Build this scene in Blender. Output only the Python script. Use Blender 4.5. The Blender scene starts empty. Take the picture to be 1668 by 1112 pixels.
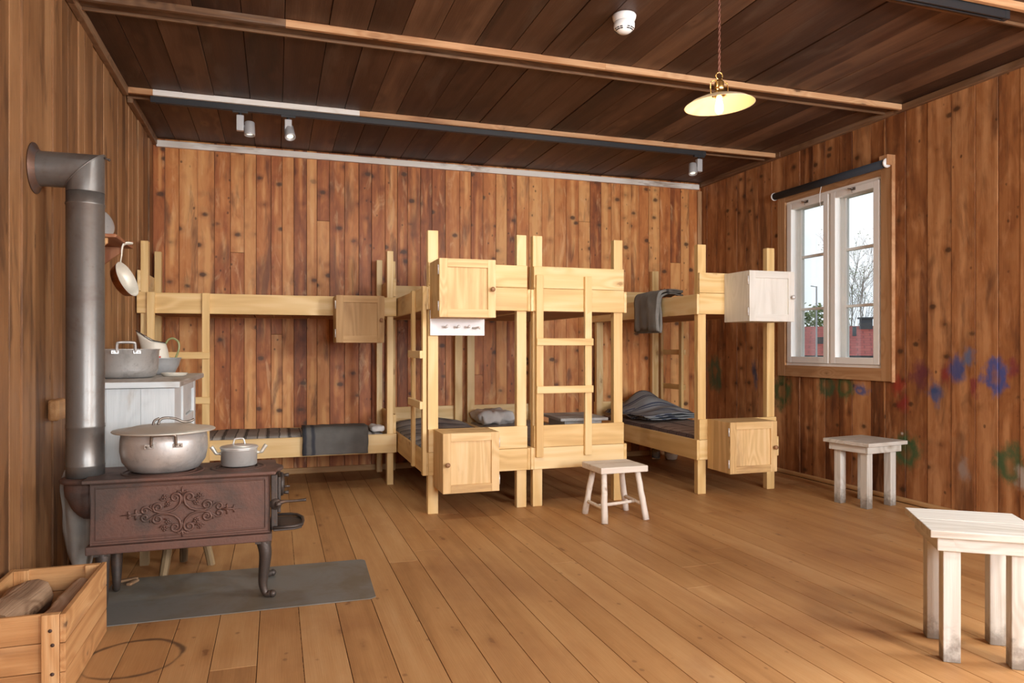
import bpy, math, random
from math import sin, cos, pi, radians, sqrt, atan2
from mathutils import Vector, Matrix, noise
random.seed(7)
C = bpy.context.scene.collection
sc = bpy.context.scene
YAW = radians(18.33); FPX = 1162.0; CAMZ = 1.10
# ------------------------------------------------------------------ materials
def nt_new(name):
    m = bpy.data.materials.new(name); m.use_nodes = True
    nt = m.node_tree; nt.nodes.clear()
    return m, nt
class G:
    """small node graph helper"""
    def __init__(s, nt): s.nt = nt
    def n(s, t, **k):
        x = s.nt.nodes.new(t)
        for a, b in k.items(): setattr(x, a, b)
        return x
    def put(s, sock, v):
        if hasattr(v, 'is_output'): s.nt.links.new(v, sock)
        elif v is not None: sock.default_value = v
    def math(s, op, a, b=None, c=None, clamp=False):
        x = s.n('ShaderNodeMath', operation=op, use_clamp=clamp)
        s.put(x.inputs[0], a)
        if b is not None: s.put(x.inputs[1], b)
        if c is not None: s.put(x.inputs[2], c)
        return x.outputs[0]
    def vmul(s, v, k):
        x = s.n('ShaderNodeVectorMath', operation='MULTIPLY'); s.put(x.inputs[0], v); x.inputs[1].default_value = k
        return x.outputs[0]
    def noise(s, v, scale=1.0, detail=2.0, rough=0.5, dist=0.0):
        x = s.n('ShaderNodeTexNoise'); s.put(x.inputs['Vector'], v)
        x.inputs['Scale'].default_value = scale; x.inputs['Detail'].default_value = detail
        x.inputs['Roughness'].default_value = rough; x.inputs['Distortion'].default_value = dist
        return x.outputs['Fac']
    def ramp(s, f, stops):
        x = s.n('ShaderNodeValToRGB'); s.put(x.inputs[0], f); e = x.color_ramp.elements
        while len(e) < len(stops): e.new(0.5)
        for i, (p, c) in enumerate(stops): e[i].position = p; e[i].color = (*c, 1)
        return x.outputs[0]
    def mapr(s, f, a, b, c=0.0, d=1.0, smooth=True):
        x = s.n('ShaderNodeMapRange'); x.interpolation_type = 'SMOOTHSTEP' if smooth else 'LINEAR'
        s.put(x.inputs[0], f)
        for i, v in enumerate((a, b, c, d)): x.inputs[i + 1].default_value = v
        return x.outputs[0]
    def mix(s, f, a, b, mode='MIX'):
        x = s.n('ShaderNodeMix', data_type='RGBA', blend_type=mode)
        s.put(x.inputs['Factor'], f)
        for k, v in (('A', a), ('B', b)):
            so = [i for i in x.inputs if i.name == k and i.type == 'RGBA'][0]
            s.put(so, (*v, 1) if isinstance(v, tuple) and len(v) == 3 else v)
        return [o for o in x.outputs if o.type == 'RGBA'][0]
    def attr(s, name):
        return s.n('ShaderNodeAttribute', attribute_name=name)
    def bsdf(s, col, rough=0.5, metal=0.0, bump=None, bstr=0.2, bdist=0.01, spec=0.5, **kw):
        b = s.n('ShaderNodeBsdfPrincipled')
        s.put(b.inputs['Base Color'], (*col, 1) if isinstance(col, tuple) and len(col) == 3 else col)
        s.put(b.inputs['Roughness'], rough); s.put(b.inputs['Metallic'], metal)
        b.inputs['Specular IOR Level'].default_value = spec
        for k, v in kw.items(): s.put(b.inputs[k], v)
        if bump is not None:
            bp = s.n('ShaderNodeBump'); bp.inputs['Strength'].default_value = bstr; bp.inputs['Distance'].default_value = bdist
            s.put(bp.inputs['Height'], bump); s.nt.links.new(bp.outputs[0], b.inputs['Normal'])
        o = s.n('ShaderNodeOutputMaterial'); s.nt.links.new(b.outputs[0], o.inputs[0])
        return b

def wood(name, stops, knotcol=(0.06, 0.025, 0.01), rough=0.55, ring=38, gs=(5, 5, 0.45), tone=0.5, knots=0.85,
         kscale=(7, 7, 3.4), ksize=0.13, stain=None, stainamt=0.6, stainrng=(0.52, 0.72), bump=0.25, fine=0.22, ringamt=0.22,
         broad=0.5, extra=None, spec=0.4, glow=None, glowamt=0.5, kfrac=.35, blotch=0.0, pins=0.0, heart=0.0):
    m, nt = nt_new(name); g = G(nt)
    gc = g.attr('gc').outputs['Vector']; rnd = g.attr('rnd').outputs['Fac']
    vo = g.n('ShaderNodeTexVoronoi'); g.put(vo.inputs['Vector'], g.vmul(gc, kscale)); vo.inputs['Scale'].default_value = 1
    kd = vo.outputs['Distance']
    wob = g.noise(gc, 60, 2)
    kd2 = g.math('ADD', kd, g.math('MULTIPLY', g.math('SUBTRACT', wob, 0.5), 0.10))
    sel = g.n('ShaderNodeSeparateColor'); g.put(sel.inputs[0], vo.outputs['Color'])
    on = g.mapr(sel.outputs[0], kfrac - .02, kfrac + .02, 0, 1)
    kmask = g.math('MULTIPLY', g.mapr(kd2, ksize * 0.4, ksize, 1, 0), on)
    kwarp = g.math('MULTIPLY', g.mapr(kd, 0.0, 0.5, 0.16, 0), on)
    nb = g.noise(g.vmul(gc, gs), 1.0, 2, 0.5, 0.3)
    nw = g.math('ADD', nb, kwarp)
    rv = g.math('MULTIPLY_ADD', g.math('SINE', g.math('MULTIPLY', nw, ring * 2.0)), 0.5, 0.5)
    fn = g.noise(g.vmul(gc, (170, 170, 5)), 1.0, 3, 0.6)
    br = g.noise(g.vmul(gc, (16, 16, 0.9)), 1.0, 3, 0.55, 0.4)
    val = g.math('MULTIPLY', br, broad)
    val = g.math('MULTIPLY_ADD', rv, ringamt, val)
    val = g.math('MULTIPLY_ADD', fn, fine, val)
    tot = (broad + ringamt + fine) * 0.5
    val = g.math('ADD', val, 0.5 - tot)
    val = g.math('ADD', val, g.math('MULTIPLY', g.math('SUBTRACT', rnd, 0.5), tone))
    if blotch:
        bl = g.noise(g.vmul(gc, (13, 13, 4.5)), 1.0, 3, 0.6, 0.9)
        val = g.math('ADD', val, g.math('MULTIPLY', g.math('SUBTRACT', bl, 0.5), blotch))
    if heart:
        u_ = g.attr('uu').outputs['Fac']
        hx = g.noise(g.vmul(gc, (1.5, 1.5, 1.2)), 1.0, 2)
        uo = g.math('ABSOLUTE', g.math('ADD', u_, g.math('MULTIPLY', g.math('SUBTRACT', hx, .5), 1.3)))
        ha = g.math('MULTIPLY', g.mapr(uo, 0.0, 0.55, 1, 0), g.mapr(g.noise(g.vmul(gc, (6, 6, 2.2)), 1.0, 3), .42, .66, 0, heart))
        val = g.math('ADD', val, ha)
        ed = g.mapr(g.math('ABSOLUTE', u_), .86, 1.0, 0, -.10)
        val = g.math('ADD', val, ed)
    col = g.ramp(val, stops)
    if glow is not None:
        gm = g.mapr(g.noise(g.vmul(gc, (11, 11, 2.6)), 1.0, 4, 0.6, 1.2), 0.54, 0.72, 0, glowamt)  # pale sheen patches on the boards, painted into the colour
        col = g.mix(gm, col, glow)
    if stain is not None:
        sm = g.mapr(g.noise(g.vmul(gc, (7, 7, 1.5)), 1.0, 4, 0.6, 0.5), stainrng[0], stainrng[1], 0, stainamt)
        col = g.mix(sm, col, stain)
    if knots > 0:
        halo = g.math('MULTIPLY', g.mapr(kd2, ksize * 0.8, ksize * 2.0, 0.35, 0), on)
        col = g.mix(halo, col, g.mix(0.5, col, knotcol))
        col = g.mix(g.math('MULTIPLY', kmask, knots), col, knotcol)
    if pins:
        vp = g.n('ShaderNodeTexVoronoi'); g.put(vp.inputs['Vector'], g.vmul(gc, (15, 15, 11))); vp.inputs['Scale'].default_value = 1
        sp_ = g.n('ShaderNodeSeparateColor'); g.put(sp_.inputs[0], vp.outputs['Color'])
        pd = g.math('ADD', vp.outputs['Distance'], g.math('MULTIPLY', g.math('SUBTRACT', wob, 0.5), 0.14))
        pm_ = g.math('MULTIPLY', g.mapr(pd, 0.07, 0.17, pins, 0), g.mapr(sp_.outputs[1],   .72, .76, 0, 1))
        col = g.mix(pm_, col, knotcol)
    if extra: col = extra(g, col)
    g.bsdf(col, rough, 0, fn, bump, 0.004, spec)
    return m

def plain(name, col, rough=0.5, metal=0.0, var=0.0, vscale=20, col2=None, bump=0.0, bscale=120, coat=0.0, spec=0.5):
    m, nt = nt_new(name); g = G(nt)
    tc = g.n('ShaderNodeTexCoord').outputs['Object']
    c = (*col, 1)
    if col2 is not None:
        c = g.mix(g.mapr(g.noise(tc, vscale, 4, 0.6, 0.3), 0.5 - var, 0.5 + var), col, col2)
    b = g.noise(tc, bscale, 3) if bump else None
    bs = g.bsdf(c if col2 is not None else col, rough, metal, b, bump, 0.004, spec)
    bs.inputs['Coat Weight'].default_value = coat
    return m

def emis(name, col, st):
    m, nt = nt_new(name); g = G(nt)
    e = g.n('ShaderNodeEmission'); e.inputs[0].default_value = (*col, 1); e.inputs[1].default_value = st
    o = g.n('ShaderNodeOutputMaterial'); nt.links.new(e.outputs[0], o.inputs[0])
    return m

def metal(name, base, dark, rough=0.35, met=1.0, vscale=6, lo=0.42, hi=0.7, rvar=0.15, bump=0.05, bscale=40, stretch=(1, 1, 1)):
    m, nt = nt_new(name); g = G(nt)
    tc = g.vmul(g.n('ShaderNodeTexCoord').outputs['Object'], stretch)
    f = g.mapr(g.noise(tc, vscale, 5, 0.62, 0.4), lo, hi)
    col = g.mix(f, base, dark)
    sp = g.mapr(g.noise(tc, vscale * 9, 4, 0.7), 0.55, 0.75, 0, 0.5)
    col = g.mix(sp, col, dark)
    r = g.math('MULTIPLY_ADD', f, rvar, rough)
    g.bsdf(col, r, met, g.noise(tc, bscale, 4, 0.6), bump, 0.004)
    return m

def stripes(name, base, bands, axis, rough=0.95, scale=1.0, weave=True, cross=None):
    """woven cloth; bands = [(period, offset, width, colour)] along an axis of gc (0 or 1 or 2)"""
    m, nt = nt_new(name); g = G(nt)
    gc = g.attr('gc').outputs['Vector']
    sx = g.n('ShaderNodeSeparateXYZ'); g.put(sx.inputs[0], gc)
    col = None
    wv = g.noise(gc, 8, 3)
    col = g.mix(g.mapr(wv, 0.35, 0.65), base, tuple(x * 0.82 for x in base))
    for (per, off, wid, c, ax) in [(b + (axis,) if len(b) == 4 else b) for b in bands]:
        t = g.math('MULTIPLY_ADD', g.math('SUBTRACT', wv, 0.5), 0.02, sx.outputs[ax])
        t = g.math('FRACT', g.math('DIVIDE', g.math('ADD', t, off), per))
        a = g.mapr(t, 0.5 - wid / 2, 0.5 - wid / 2 + 0.03, 0, 1); b_ = g.mapr(t, 0.5 + wid / 2, 0.5 + wid / 2 + 0.03, 1, 0)
        col = g.mix(g.math('MULTIPLY', g.math('MULTIPLY', a, b_), 0.85), col, c)
    fz = g.noise(gc, 420, 2)
    col = g.mix(g.mapr(fz, 0.3, 0.7, 0, 0.18), col, (0.04, 0.04, 0.04))
    g.bsdf(col, rough, 0, g.noise(gc, 300, 2), 0.3, 0.003, 0.1)
    return m

M = {}
M['back'] = wood('stained_wall_pine', [(0.1, (0.18, 0.046, 0.011)), (0.36, (0.40, 0.122, 0.032)), (0.56, (0.56, 0.208, 0.058)), (0.9, (0.74, 0.375, 0.135))],
                 tone=0.58, ring=9, ksize=0.25, kscale=(6.5, 6.5, 9), stain=(0.15, 0.05, 0.018), stainamt=0.75, stainrng=(0.53, 0.70), glow=(0.80, 0.48, 0.23), glowamt=0.5, rough=0.5, blotch=.5, pins=.7, kfrac=.45, heart=.42, ringamt=.15, broad=.42)
PAINT = [((4.25, 3.82, .92), .10, .10, (.14, .03, .05)), ((4.25, 3.60, .91), .07, .09, (.25, .03, .03)), ((4.25, 3.525, .96), .06, .10, (.03, .08, .28)),
         ((4.25, 3.45, 1.04), .05, .07, (.10, .16, .30)), ((4.25, 3.27, .925), .085, .11, (.03, .09, .35)), ((4.25, 3.70, .79), .06, .10, (.04, .10, .28)),
         ((4.25, 4.00, .83), .08, .07, (.32, .03, .02)), ((4.25, 4.34, .775), .07, .05, (.04, .09, .28)), ((4.25, 4.50, .79), .09, .09, (.04, .10, .035)),
         ((4.25, 5.24, .72), .13, .16, (.02, .10, .035)), ((4.25, 3.92, .36), .12, .12, (.03, .13, .05)), ((4.25, 3.17, .39), .10, .13, (.03, .12, .05)),
         ((4.25, 3.10, .31), .05, .07, (.5, .45, .4)), ((4.25, 3.48, .30), .05, .10, (.36, .28, .24)), ((4.25, 3.96, .487), .013, .012, (.7, .66, .6)),
         ((4.25, 4.70, .80), .10, .09, (.03, .09, .04)), ((4.25, 6.25, .83), .12, .18, (.03, .11, .06)), ((4.25, 3.95, .70), .07, .06, (.26, .02, .02)), ((4.25, 5.62, .85), .04, .16, (.03, .06, .13)),
         ((4.25, 4.08, .95), .05, .05, (.20, .05, .05)), ((4.25, 3.40, .86), .04, .07, (.22, .03, .04)), ((4.25, 3.16, .97), .035, .06, (.22, .04, .05))]
def paintx(g, col):
    p = g.n('ShaderNodeNewGeometry').outputs['Position']
    nz = g.noise(g.vmul(p, (1, 1, .6)), 20, 5, 0.7)
    wn = g.n('ShaderNodeTexNoise'); g.put(wn.inputs['Vector'], p); wn.inputs['Scale'].default_value = 9; wn.inputs['Detail'].default_value = 3
    ws = g.n('ShaderNodeVectorMath', operation='SUBTRACT'); g.put(ws.inputs[0], wn.outputs['Color']); ws.inputs[1].default_value = (.5, .5, .5)
    wa = g.n('ShaderNodeVectorMath', operation='ADD'); g.put(wa.inputs[0], p); g.put(wa.inputs[1], g.vmul(ws.outputs[0], (0, .13, .16))); pw = wa.outputs[0]
    for (c, ry, rz, rgb) in PAINT:
        d = g.n('ShaderNodeVectorMath', operation='SUBTRACT'); g.put(d.inputs[0], pw if ry > .02 else p); d.inputs[1].default_value = c
        d2 = g.vmul(d.outputs[0], (0.5, 1 / ry, 1 / rz))
        ln = g.n('ShaderNodeVectorMath', operation='LENGTH'); g.put(ln.inputs[0], d2)
        v = g.math('ADD', ln.outputs['Value'], g.math('MULTIPLY', g.math('SUBTRACT', nz, 0.5), 1.6 if ry > .02 else .3))
        if ry > 0.06 and rgb[0] < .1:   # ring-like rubbed swirl
            f = g.math('MULTIPLY', g.mapr(v, 0.55, 1.3, 0.85, 0), g.mapr(ln.outputs['Value'], 0.15, 0.6, 0.4, 1))
        else:
            f = g.mapr(v, 0.2, 1.25, 0.85 if ry > .02 else .9, 0)
        col = g.mix(f, col, rgb)
    return col
M['right'] = wood('weathered_wall_pine', [(0.12, (0.08, 0.024, 0.008)), (0.38, (0.23, 0.08, 0.026)), (0.6, (0.37, 0.15, 0.052)), (0.88, (0.56, 0.28, 0.12))],
                  tone=0.42, ring=8, ringamt=.15, gs=(4, 4, .35), ksize=0.21, kfrac=.35, heart=.32, kscale=(6, 6, 8.5), stain=(0.09, 0.032, 0.015), stainamt=0.7, stainrng=(0.5, 0.7), glow=(0.58, 0.30, 0.14), glowamt=0.5, blotch=.5, pins=.7, extra=paintx)
M['left'] = wood('aged_wall_boards', [(0.1, (0.10, 0.042, 0.016)), (0.4, (0.235, 0.108, 0.042)), (0.62, (0.335, 0.165, 0.068)), (0.9, (0.47, 0.26, 0.12))],
                 tone=0.4, ring=7, ringamt=.14, gs=(3, 3, .25), ksize=0.07, kscale=(5, 5, 2), knots=.6, blotch=.3, stain=(0.07, 0.03, 0.014), stainamt=0.7, stainrng=(0.5, 0.68))
M['ceil'] = wood('dark_ceiling_boards', [(0.12, (0.022, 0.0082, 0.004)), (0.42, (0.062, 0.0245, 0.0115)), (0.65, (0.10, 0.046, 0.024)), (0.92, (0.19, 0.10, 0.055))],
                 tone=0.45, ring=10, gs=(3, 3, .25), knots=.5, ksize=.07, stain=(0.12, 0.075, 0.05), stainamt=.55, stainrng=(.52, .7))
def floorx(g, col):
    p = g.n('ShaderNodeNewGeometry').outputs['Position']
    # scorched ring on the boards
    d = g.n('ShaderNodeVectorMath', operation='SUBTRACT'); g.put(d.inputs[0], p); d.inputs[1].default_value = (-0.485, 2.824, 0)
    ln = g.n('ShaderNodeVectorMath', operation='LENGTH'); g.put(ln.inputs[0], g.vmul(d.outputs[0], (1, 1, 0)))
    r = g.math('ADD', ln.outputs['Value'], g.math('MULTIPLY', g.math('SUBTRACT', g.noise(p, 9, 3), .5), .02))
    rr = g.math('ABSOLUTE', g.math('SUBTRACT', r, 0.162))
    w = g.math('MULTIPLY_ADD', g.noise(p, 6, 3), 0.03, -.004)
    f = g.mapr(g.math('SUBTRACT', rr, w), -0.012, 0.004, 0.8, 0)
    col = g.mix(f, col, (0.06, 0.035, 0.025))
    n = g.noise(g.vmul(p, (1, 0.6, 1)), 1.6, 5, 0.6, .4)
    col = g.mix(g.mapr(n, 0.48, 0.72, 0, 0.55), col, (0.29, 0.125, 0.052))
    n2 = g.noise(p, 5, 5, .65)
    col = g.mix(g.mapr(n2, 0.55, 0.75, 0, .4), col, (0.5, 0.27, 0.11))
    return col
M['floor'] = wood('floor_pine', [(0.1, (0.27, 0.125, 0.043)), (0.4, (0.42, 0.212, 0.08)), (0.6, (0.495, 0.268, 0.108)), (0.9, (0.58, 0.35, 0.165))],
                  knotcol=(0.14, 0.05, 0.02), tone=0.24, ring=8, ringamt=.16, gs=(4, 4, .3), kscale=(7, 7, 2.3), ksize=.10, knots=.6, extra=floorx, rough=.5, fine=.28, bump=.12, spec=.25, pins=.5, blotch=.25)
M['gap'] = plain('dark_gap', (0.012, 0.007, 0.004), 0.9)
M['pale'] = plain('fresh_tongue_wood', (0.62, 0.36, 0.19), 0.6, col2=(0.4, 0.19, 0.08), var=.15, vscale=6)
M['dust'] = plain('dusty_gap', (0.42, 0.25, 0.12), 0.9, col2=(0.05, 0.025, 0.012), var=.1, vscale=30)
M['bunk'] = wood('bunk_pine', [(0.1, (0.58, 0.345, 0.125)), (0.42, (0.74, 0.505, 0.215)), (0.62, (0.82, 0.60, 0.30)), (0.9, (0.87, 0.70, 0.41))],
                 knotcol=(0.33, 0.15, 0.045), tone=0.28, ring=20, kscale=(6, 6, 2.6), ksize=.11, knots=.65, rough=.5, bump=.1, fine=.18)
M['bunkdark'] = wood('bunk_base_boards', [(0.1, (0.20, 0.07, 0.025)), (0.5, (0.34, 0.14, 0.05)), (0.9, (0.45, 0.22, 0.09))], tone=.3, knots=.4)
M['cab_pine'] = wood('cabinet_pine', [(0.1, (0.46, 0.27, 0.105)), (0.42, (0.62, 0.40, 0.175)), (0.62, (0.72, 0.49, 0.235)), (0.9, (0.80, 0.59, 0.33))],
                     knotcol=(0.25, 0.11, 0.04), tone=.22, kscale=(5, 5, 3), ksize=.07, kfrac=.8, blotch=.2, stain=(0.33, 0.19, 0.085), stainamt=.65, stainrng=(.54, .76))
M['cab_aged'] = wood('cabinet_aged_pine', [(0.1, (0.28, 0.14, 0.045)), (0.42, (0.42, 0.24, 0.09)), (0.62, (0.50, 0.30, 0.125)), (0.9, (0.60, 0.40, 0.19))],
                     knotcol=(0.14, 0.06, 0.02), tone=.22, kscale=(5, 5, 3), ksize=.07, kfrac=.8, blotch=.25, stain=(0.2, 0.10, 0.035), stainamt=.65, stainrng=(.54, .76))
M['cab_white'] = wood('whitewashed_cabinet', [(0.1, (0.58, 0.55, 0.48)), (0.45, (0.72, 0.70, 0.64)), (0.9, (0.80, 0.78, 0.73))], knotcol=(.5, .46, .38), tone=.12, knots=.0, stain=(.5, .46, .39), stainamt=.5, stainrng=(.55, .8))
def dirtfoot(g, col):
    p = g.n('ShaderNodeNewGeometry').outputs['Position']
    n = g.noise(p, 22, 4, .65)
    sx = g.n('ShaderNodeSeparateXYZ'); g.put(sx.inputs[0], p)
    f = g.mapr(g.math('ADD', sx.outputs[2], g.math('MULTIPLY', g.math('SUBTRACT', n, .5), .25)), 0.0, 0.12, .75, 0)
    return g.mix(f, col, (.13, .10, .075))
M['stool_white'] = wood('worn_white_paint', [(0.1, (0.36, 0.31, 0.24)), (0.4, (0.55, 0.515, 0.455)), (0.65, (0.655, 0.63, 0.575)), (0.9, (0.74, 0.72, 0.68))], knotcol=(.25, .18, .11),
                        tone=.18, knots=.5, kscale=(5, 5, 3.5), ksize=.07, stain=(.36, .29, .21), stainamt=.55, stainrng=(.56, .76), extra=dirtfoot, rough=.6)
M['stool_rough'] = wood('whitewashed_branch', [(0.1, (0.52, 0.40, 0.30)), (0.4, (0.74, 0.66, 0.57)), (0.9, (0.85, 0.80, 0.74))], knotcol=(.3, .2, .13), tone=.15, knots=.6, kscale=(9, 9, 8), ksize=.1, rough=.7, bump=.5)
M['side_paint'] = wood('pale_blue_paint', [(0.1, (0.50, 0.53, 0.54)), (0.4, (0.63, 0.67, 0.68)), (0.9, (0.72, 0.75, 0.76))], knotcol=(.36, .34, .3), tone=.1, knots=.15, stain=(.42, .38, .32), stainamt=.6, stainrng=(.6, .78), rough=.45)
M['side_top'] = wood('worn_grey_top', [(0.1, (0.25, 0.21, 0.17)), (0.45, (0.42, 0.38, 0.34)), (0.9, (0.58, 0.55, 0.52))], tone=.1, knots=.2, stain=(.2, .15, .11), stainamt=.6, rough=.5)
M['trim'] = wood('beam_pine', [(0.1, (0.30, 0.13, 0.055)), (0.45, (0.50, 0.26, 0.12)), (0.9, (0.64, 0.40, 0.22))], tone=.4, stain=(.2, .08, .035), stainamt=.6)
M['trimdark'] = wood('dark_moulding', [(0.1, (0.06, 0.028, 0.014)), (0.45, (0.15, 0.075, 0.036)), (0.9, (0.28, 0.16, 0.085))], tone=.4, stain=(.3, .24, .19), stainamt=.45)
M['trimwhite'] = wood('flaking_white_paint', [(0.1, (0.55, 0.46, 0.38)), (0.4, (0.80, 0.76, 0.70)), (0.9, (0.90, 0.87, 0.83))], tone=.1, knots=.2, stain=(.28, .17, .1), stainamt=.75, stainrng=(.57, .7))
M['base'] = wood('baseboard_pine', [(0.1, (0.34, 0.17, 0.065)), (0.5, (0.5, 0.28, 0.115)), (0.9, (0.6, 0.37, 0.17))], tone=.3, knots=.4)
M['casing'] = wood('window_casing_pine', [(0.1, (0.25, 0.11, 0.045)), (0.45, (0.42, 0.22, 0.10)), (0.9, (0.56, 0.34, 0.18))], tone=.2, kscale=(5, 5, 4), ksize=.09)
M['winwhite'] = plain('window_gloss_white', (0.92, 0.915, 0.895), 0.35, col2=(.89, .885, .86), var=.2, vscale=8)
M['crate'] = wood('crate_pine', [(0.1, (0.30, 0.13, 0.045)), (0.42, (0.50, 0.25, 0.095)), (0.62, (0.60, 0.33, 0.14)), (0.9, (0.70, 0.45, 0.23))],
                  knotcol=(.09, .04, .02), tone=.3, kscale=(7, 7, 4), ksize=.09, stain=(.3, .19, .12), stainamt=.4, stainrng=(.56, .75), ring=30, rough=.65, bump=.4)
M['alu'] = metal('worn_aluminium', (0.60, 0.59, 0.57), (0.30, 0.285, 0.27), 0.36, .55, 5, .5, .75, .18, .12, 60)
M['alubright'] = metal('brushed_aluminium', (0.66, 0.65, 0.62), (0.48, 0.46, 0.43), 0.34, .5, 8, .5, .8, .1, .05, 60)
M['lid'] = metal('dull_lid_metal', (0.66, 0.63, 0.55), (0.46, 0.43, 0.36), 0.42, .45, 7, .5, .75, .1, .06, 60)
M['wire'] = metal('dark_wire', (0.32, 0.28, 0.24), (0.12, 0.10, 0.09), 0.4, 1.0, 30)
M['iron'] = metal('rusted_cast_iron', (0.155, 0.08, 0.06), (0.095, 0.066, 0.055), 0.55, .35, 5, .42, .66, .12, .35, 90)
M['irondark'] = metal('dark_cast_iron', (0.075, 0.06, 0.052), (0.15, 0.09, 0.06), 0.5, .5, 8, .5, .75, .1, .3, 90)
M['pipe'] = metal('stove_pipe_steel', (0.20, 0.195, 0.185), (0.14, 0.11, 0.092), 0.36, .6, 3, .45, .7, .14, .04, 60)
M['piperust'] = metal('rusty_pipe_steel', (0.17, 0.09, 0.06), (0.12, 0.10, 0.095), 0.5, .5, 8, .4, .65, .14, .1, 60)
M['plate'] = metal('hearth_sheet_steel', (0.215, 0.21, 0.19), (0.19, 0.155, 0.11), 0.5, .2, 3, .4, .7, .1, .03, 40)
M['copper'] = metal('tarnished_copper', (0.46, 0.19, 0.07), (0.16, 0.06, 0.025), 0.33, 1.0, 9, .42, .7, .15, .06, 50)
M['tin'] = metal('tinned_inside', (0.74, 0.70, 0.60), (0.55, 0.51, 0.42), 0.45, .3, 7, .5, .8)
M['brass'] = metal('brass', (0.78, 0.50, 0.17), (0.5, 0.3, 0.1), 0.25, 1.0, 20, .5, .8)
M['enamel'] = plain('cream_enamel', (0.84, 0.80, 0.70), 0.2, col2=(.78, .73, .62), var=.2, vscale=6, coat=.4)
M['enamelgreen'] = plain('green_enamel', (0.30, 0.32, 0.14), 0.25)
M['enamelgrey'] = metal('grey_enamel', (0.52, 0.54, 0.55), (0.42, 0.43, 0.44), 0.3, .3, 6)
M['red'] = plain('red_label', (0.52, 0.06, 0.04), 0.5)
M['white'] = plain('white_plastic', (0.86, 0.86, 0.85), 0.35)
M['whitewood'] = plain('white_board_paint', (0.82, 0.82, 0.83), 0.4, col2=(.76, .76, .77), var=.2, vscale=5)
M['black'] = plain('black_slots', (0.015, 0.015, 0.016), 0.5)
M['track'] = plain('track_black', (0.022, 0.023, 0.026), 0.4)
M['spotgrey'] = plain('spot_silver', (0.52, 0.52, 0.53), 0.35, .3)
M['spotlens'] = emis('spot_lens', (1, .9, .72), 1.6)
M['blind'] = plain('navy_blind_fabric', (0.022, 0.026, 0.036), 0.8)
M['knob'] = plain('knob_wood', (0.22, 0.10, 0.045), 0.45, col2=(.32, .16, .07), var=.15, vscale=60)
M['hinge'] = plain('hinge_zinc', (0.72, 0.70, 0.68), 0.35, .4)
M['nail'] = plain('rusty_nail', (0.07, 0.04, 0.03), 0.6, .4)
M['cloth_white'] = stripes('off_white_linen', (0.42, 0.385, 0.34), [], 0)
M['sheet'] = stripes('white_bed_linen', (0.86, 0.85, 0.83), [], 0)
M['mat_grey'] = stripes('grey_striped_ticking', (0.36, 0.33, 0.30), [(0.16, 0.02, .30, (.50, .46, .41)), (0.16, .06, .08, (.06, .055, .05)), (.08, .03, .12, (.10, .09, .085))], 1)
M['mat_dark'] = stripes('dark_grey_striped_wool', (0.37, 0.375, 0.39), [(0.20, 0.02, .30, (.46, .45, .44)), (0.20, .09, .10, (.055, .06, .075))], 1)
M['mat_plaid'] = stripes('brown_plaid_wool', (0.46, 0.345, 0.285), [(0.14, 0.0, .10, (.05, .03, .03)), (0.14, .03, .05, (.06, .035, .03)), (.14, .07, .22, (.36, .28, .24)), (.28, .1, .12, (.08, .05, .05), 0)], 1)
M['mat_plain'] = stripes('grey_ticking', (0.5, 0.48, 0.46), [(.12, 0, .1, (.28, .26, .25))], 1)
M['blk_grey'] = stripes('grey_wool_blanket', (0.155, 0.15, 0.143), [(0.52, 0.0, .05, (.035, .04, .055)), (0.52, .06, .05, (.035, .04, .055))], 0)
M['blk_hang'] = stripes('grey_wool_blanket_hanging', (0.27, 0.26, 0.24), [(0.5, .1, .06, (.05, .05, .055))], 1)
M['blk_blue'] = stripes('blue_grey_striped_blanket', (0.33, 0.355, 0.375), [(0.20, 0.02, .13, (.05, .065, .13)), (0.20, .06, .09, (.055, .07, .13)), (.2, .12, .1, (.27, .28, .29))], 1)
M['bark'] = wood('firewood_bark', [(0.1, (0.2, 0.11, 0.06)), (0.45, (0.47, 0.31, 0.19)), (0.9, (0.72, 0.56, 0.4))], tone=.5, knots=.6, kscale=(9, 9, 6), ksize=.12, rough=.9, bump=.9, fine=.3)
M['split'] = wood('split_log_wood', [(0.1, (0.16, 0.08, 0.04)), (0.45, (0.32, 0.19, 0.10)), (0.9, (0.52, 0.36, 0.21))], tone=.4, rough=.85, bump=.8)
M['oldwood'] = wood('old_stool_wood', [(0.1, (0.05, 0.03, 0.015)), (0.45, (0.17, 0.11, 0.055)), (0.9, (0.36, 0.25, 0.13))], tone=.6, rough=.7)
M['redwood'] = wood('red_brown_shelf', [(0.1, (0.16, 0.05, 0.025)), (0.45, (0.30, 0.11, 0.05)), (0.9, (0.48, 0.24, 0.12))], tone=.3)
M['greybox'] = wood('grey_painted_box', [(0.1, (0.24, 0.225, 0.21)), (0.45, (0.37, 0.36, 0.345)), (0.9, (0.48, 0.47, 0.45))], tone=.15, knots=.2, rough=.6)
M['cord'] = plain('brown_flex', (0.17, 0.06, 0.035), 0.7)
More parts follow.
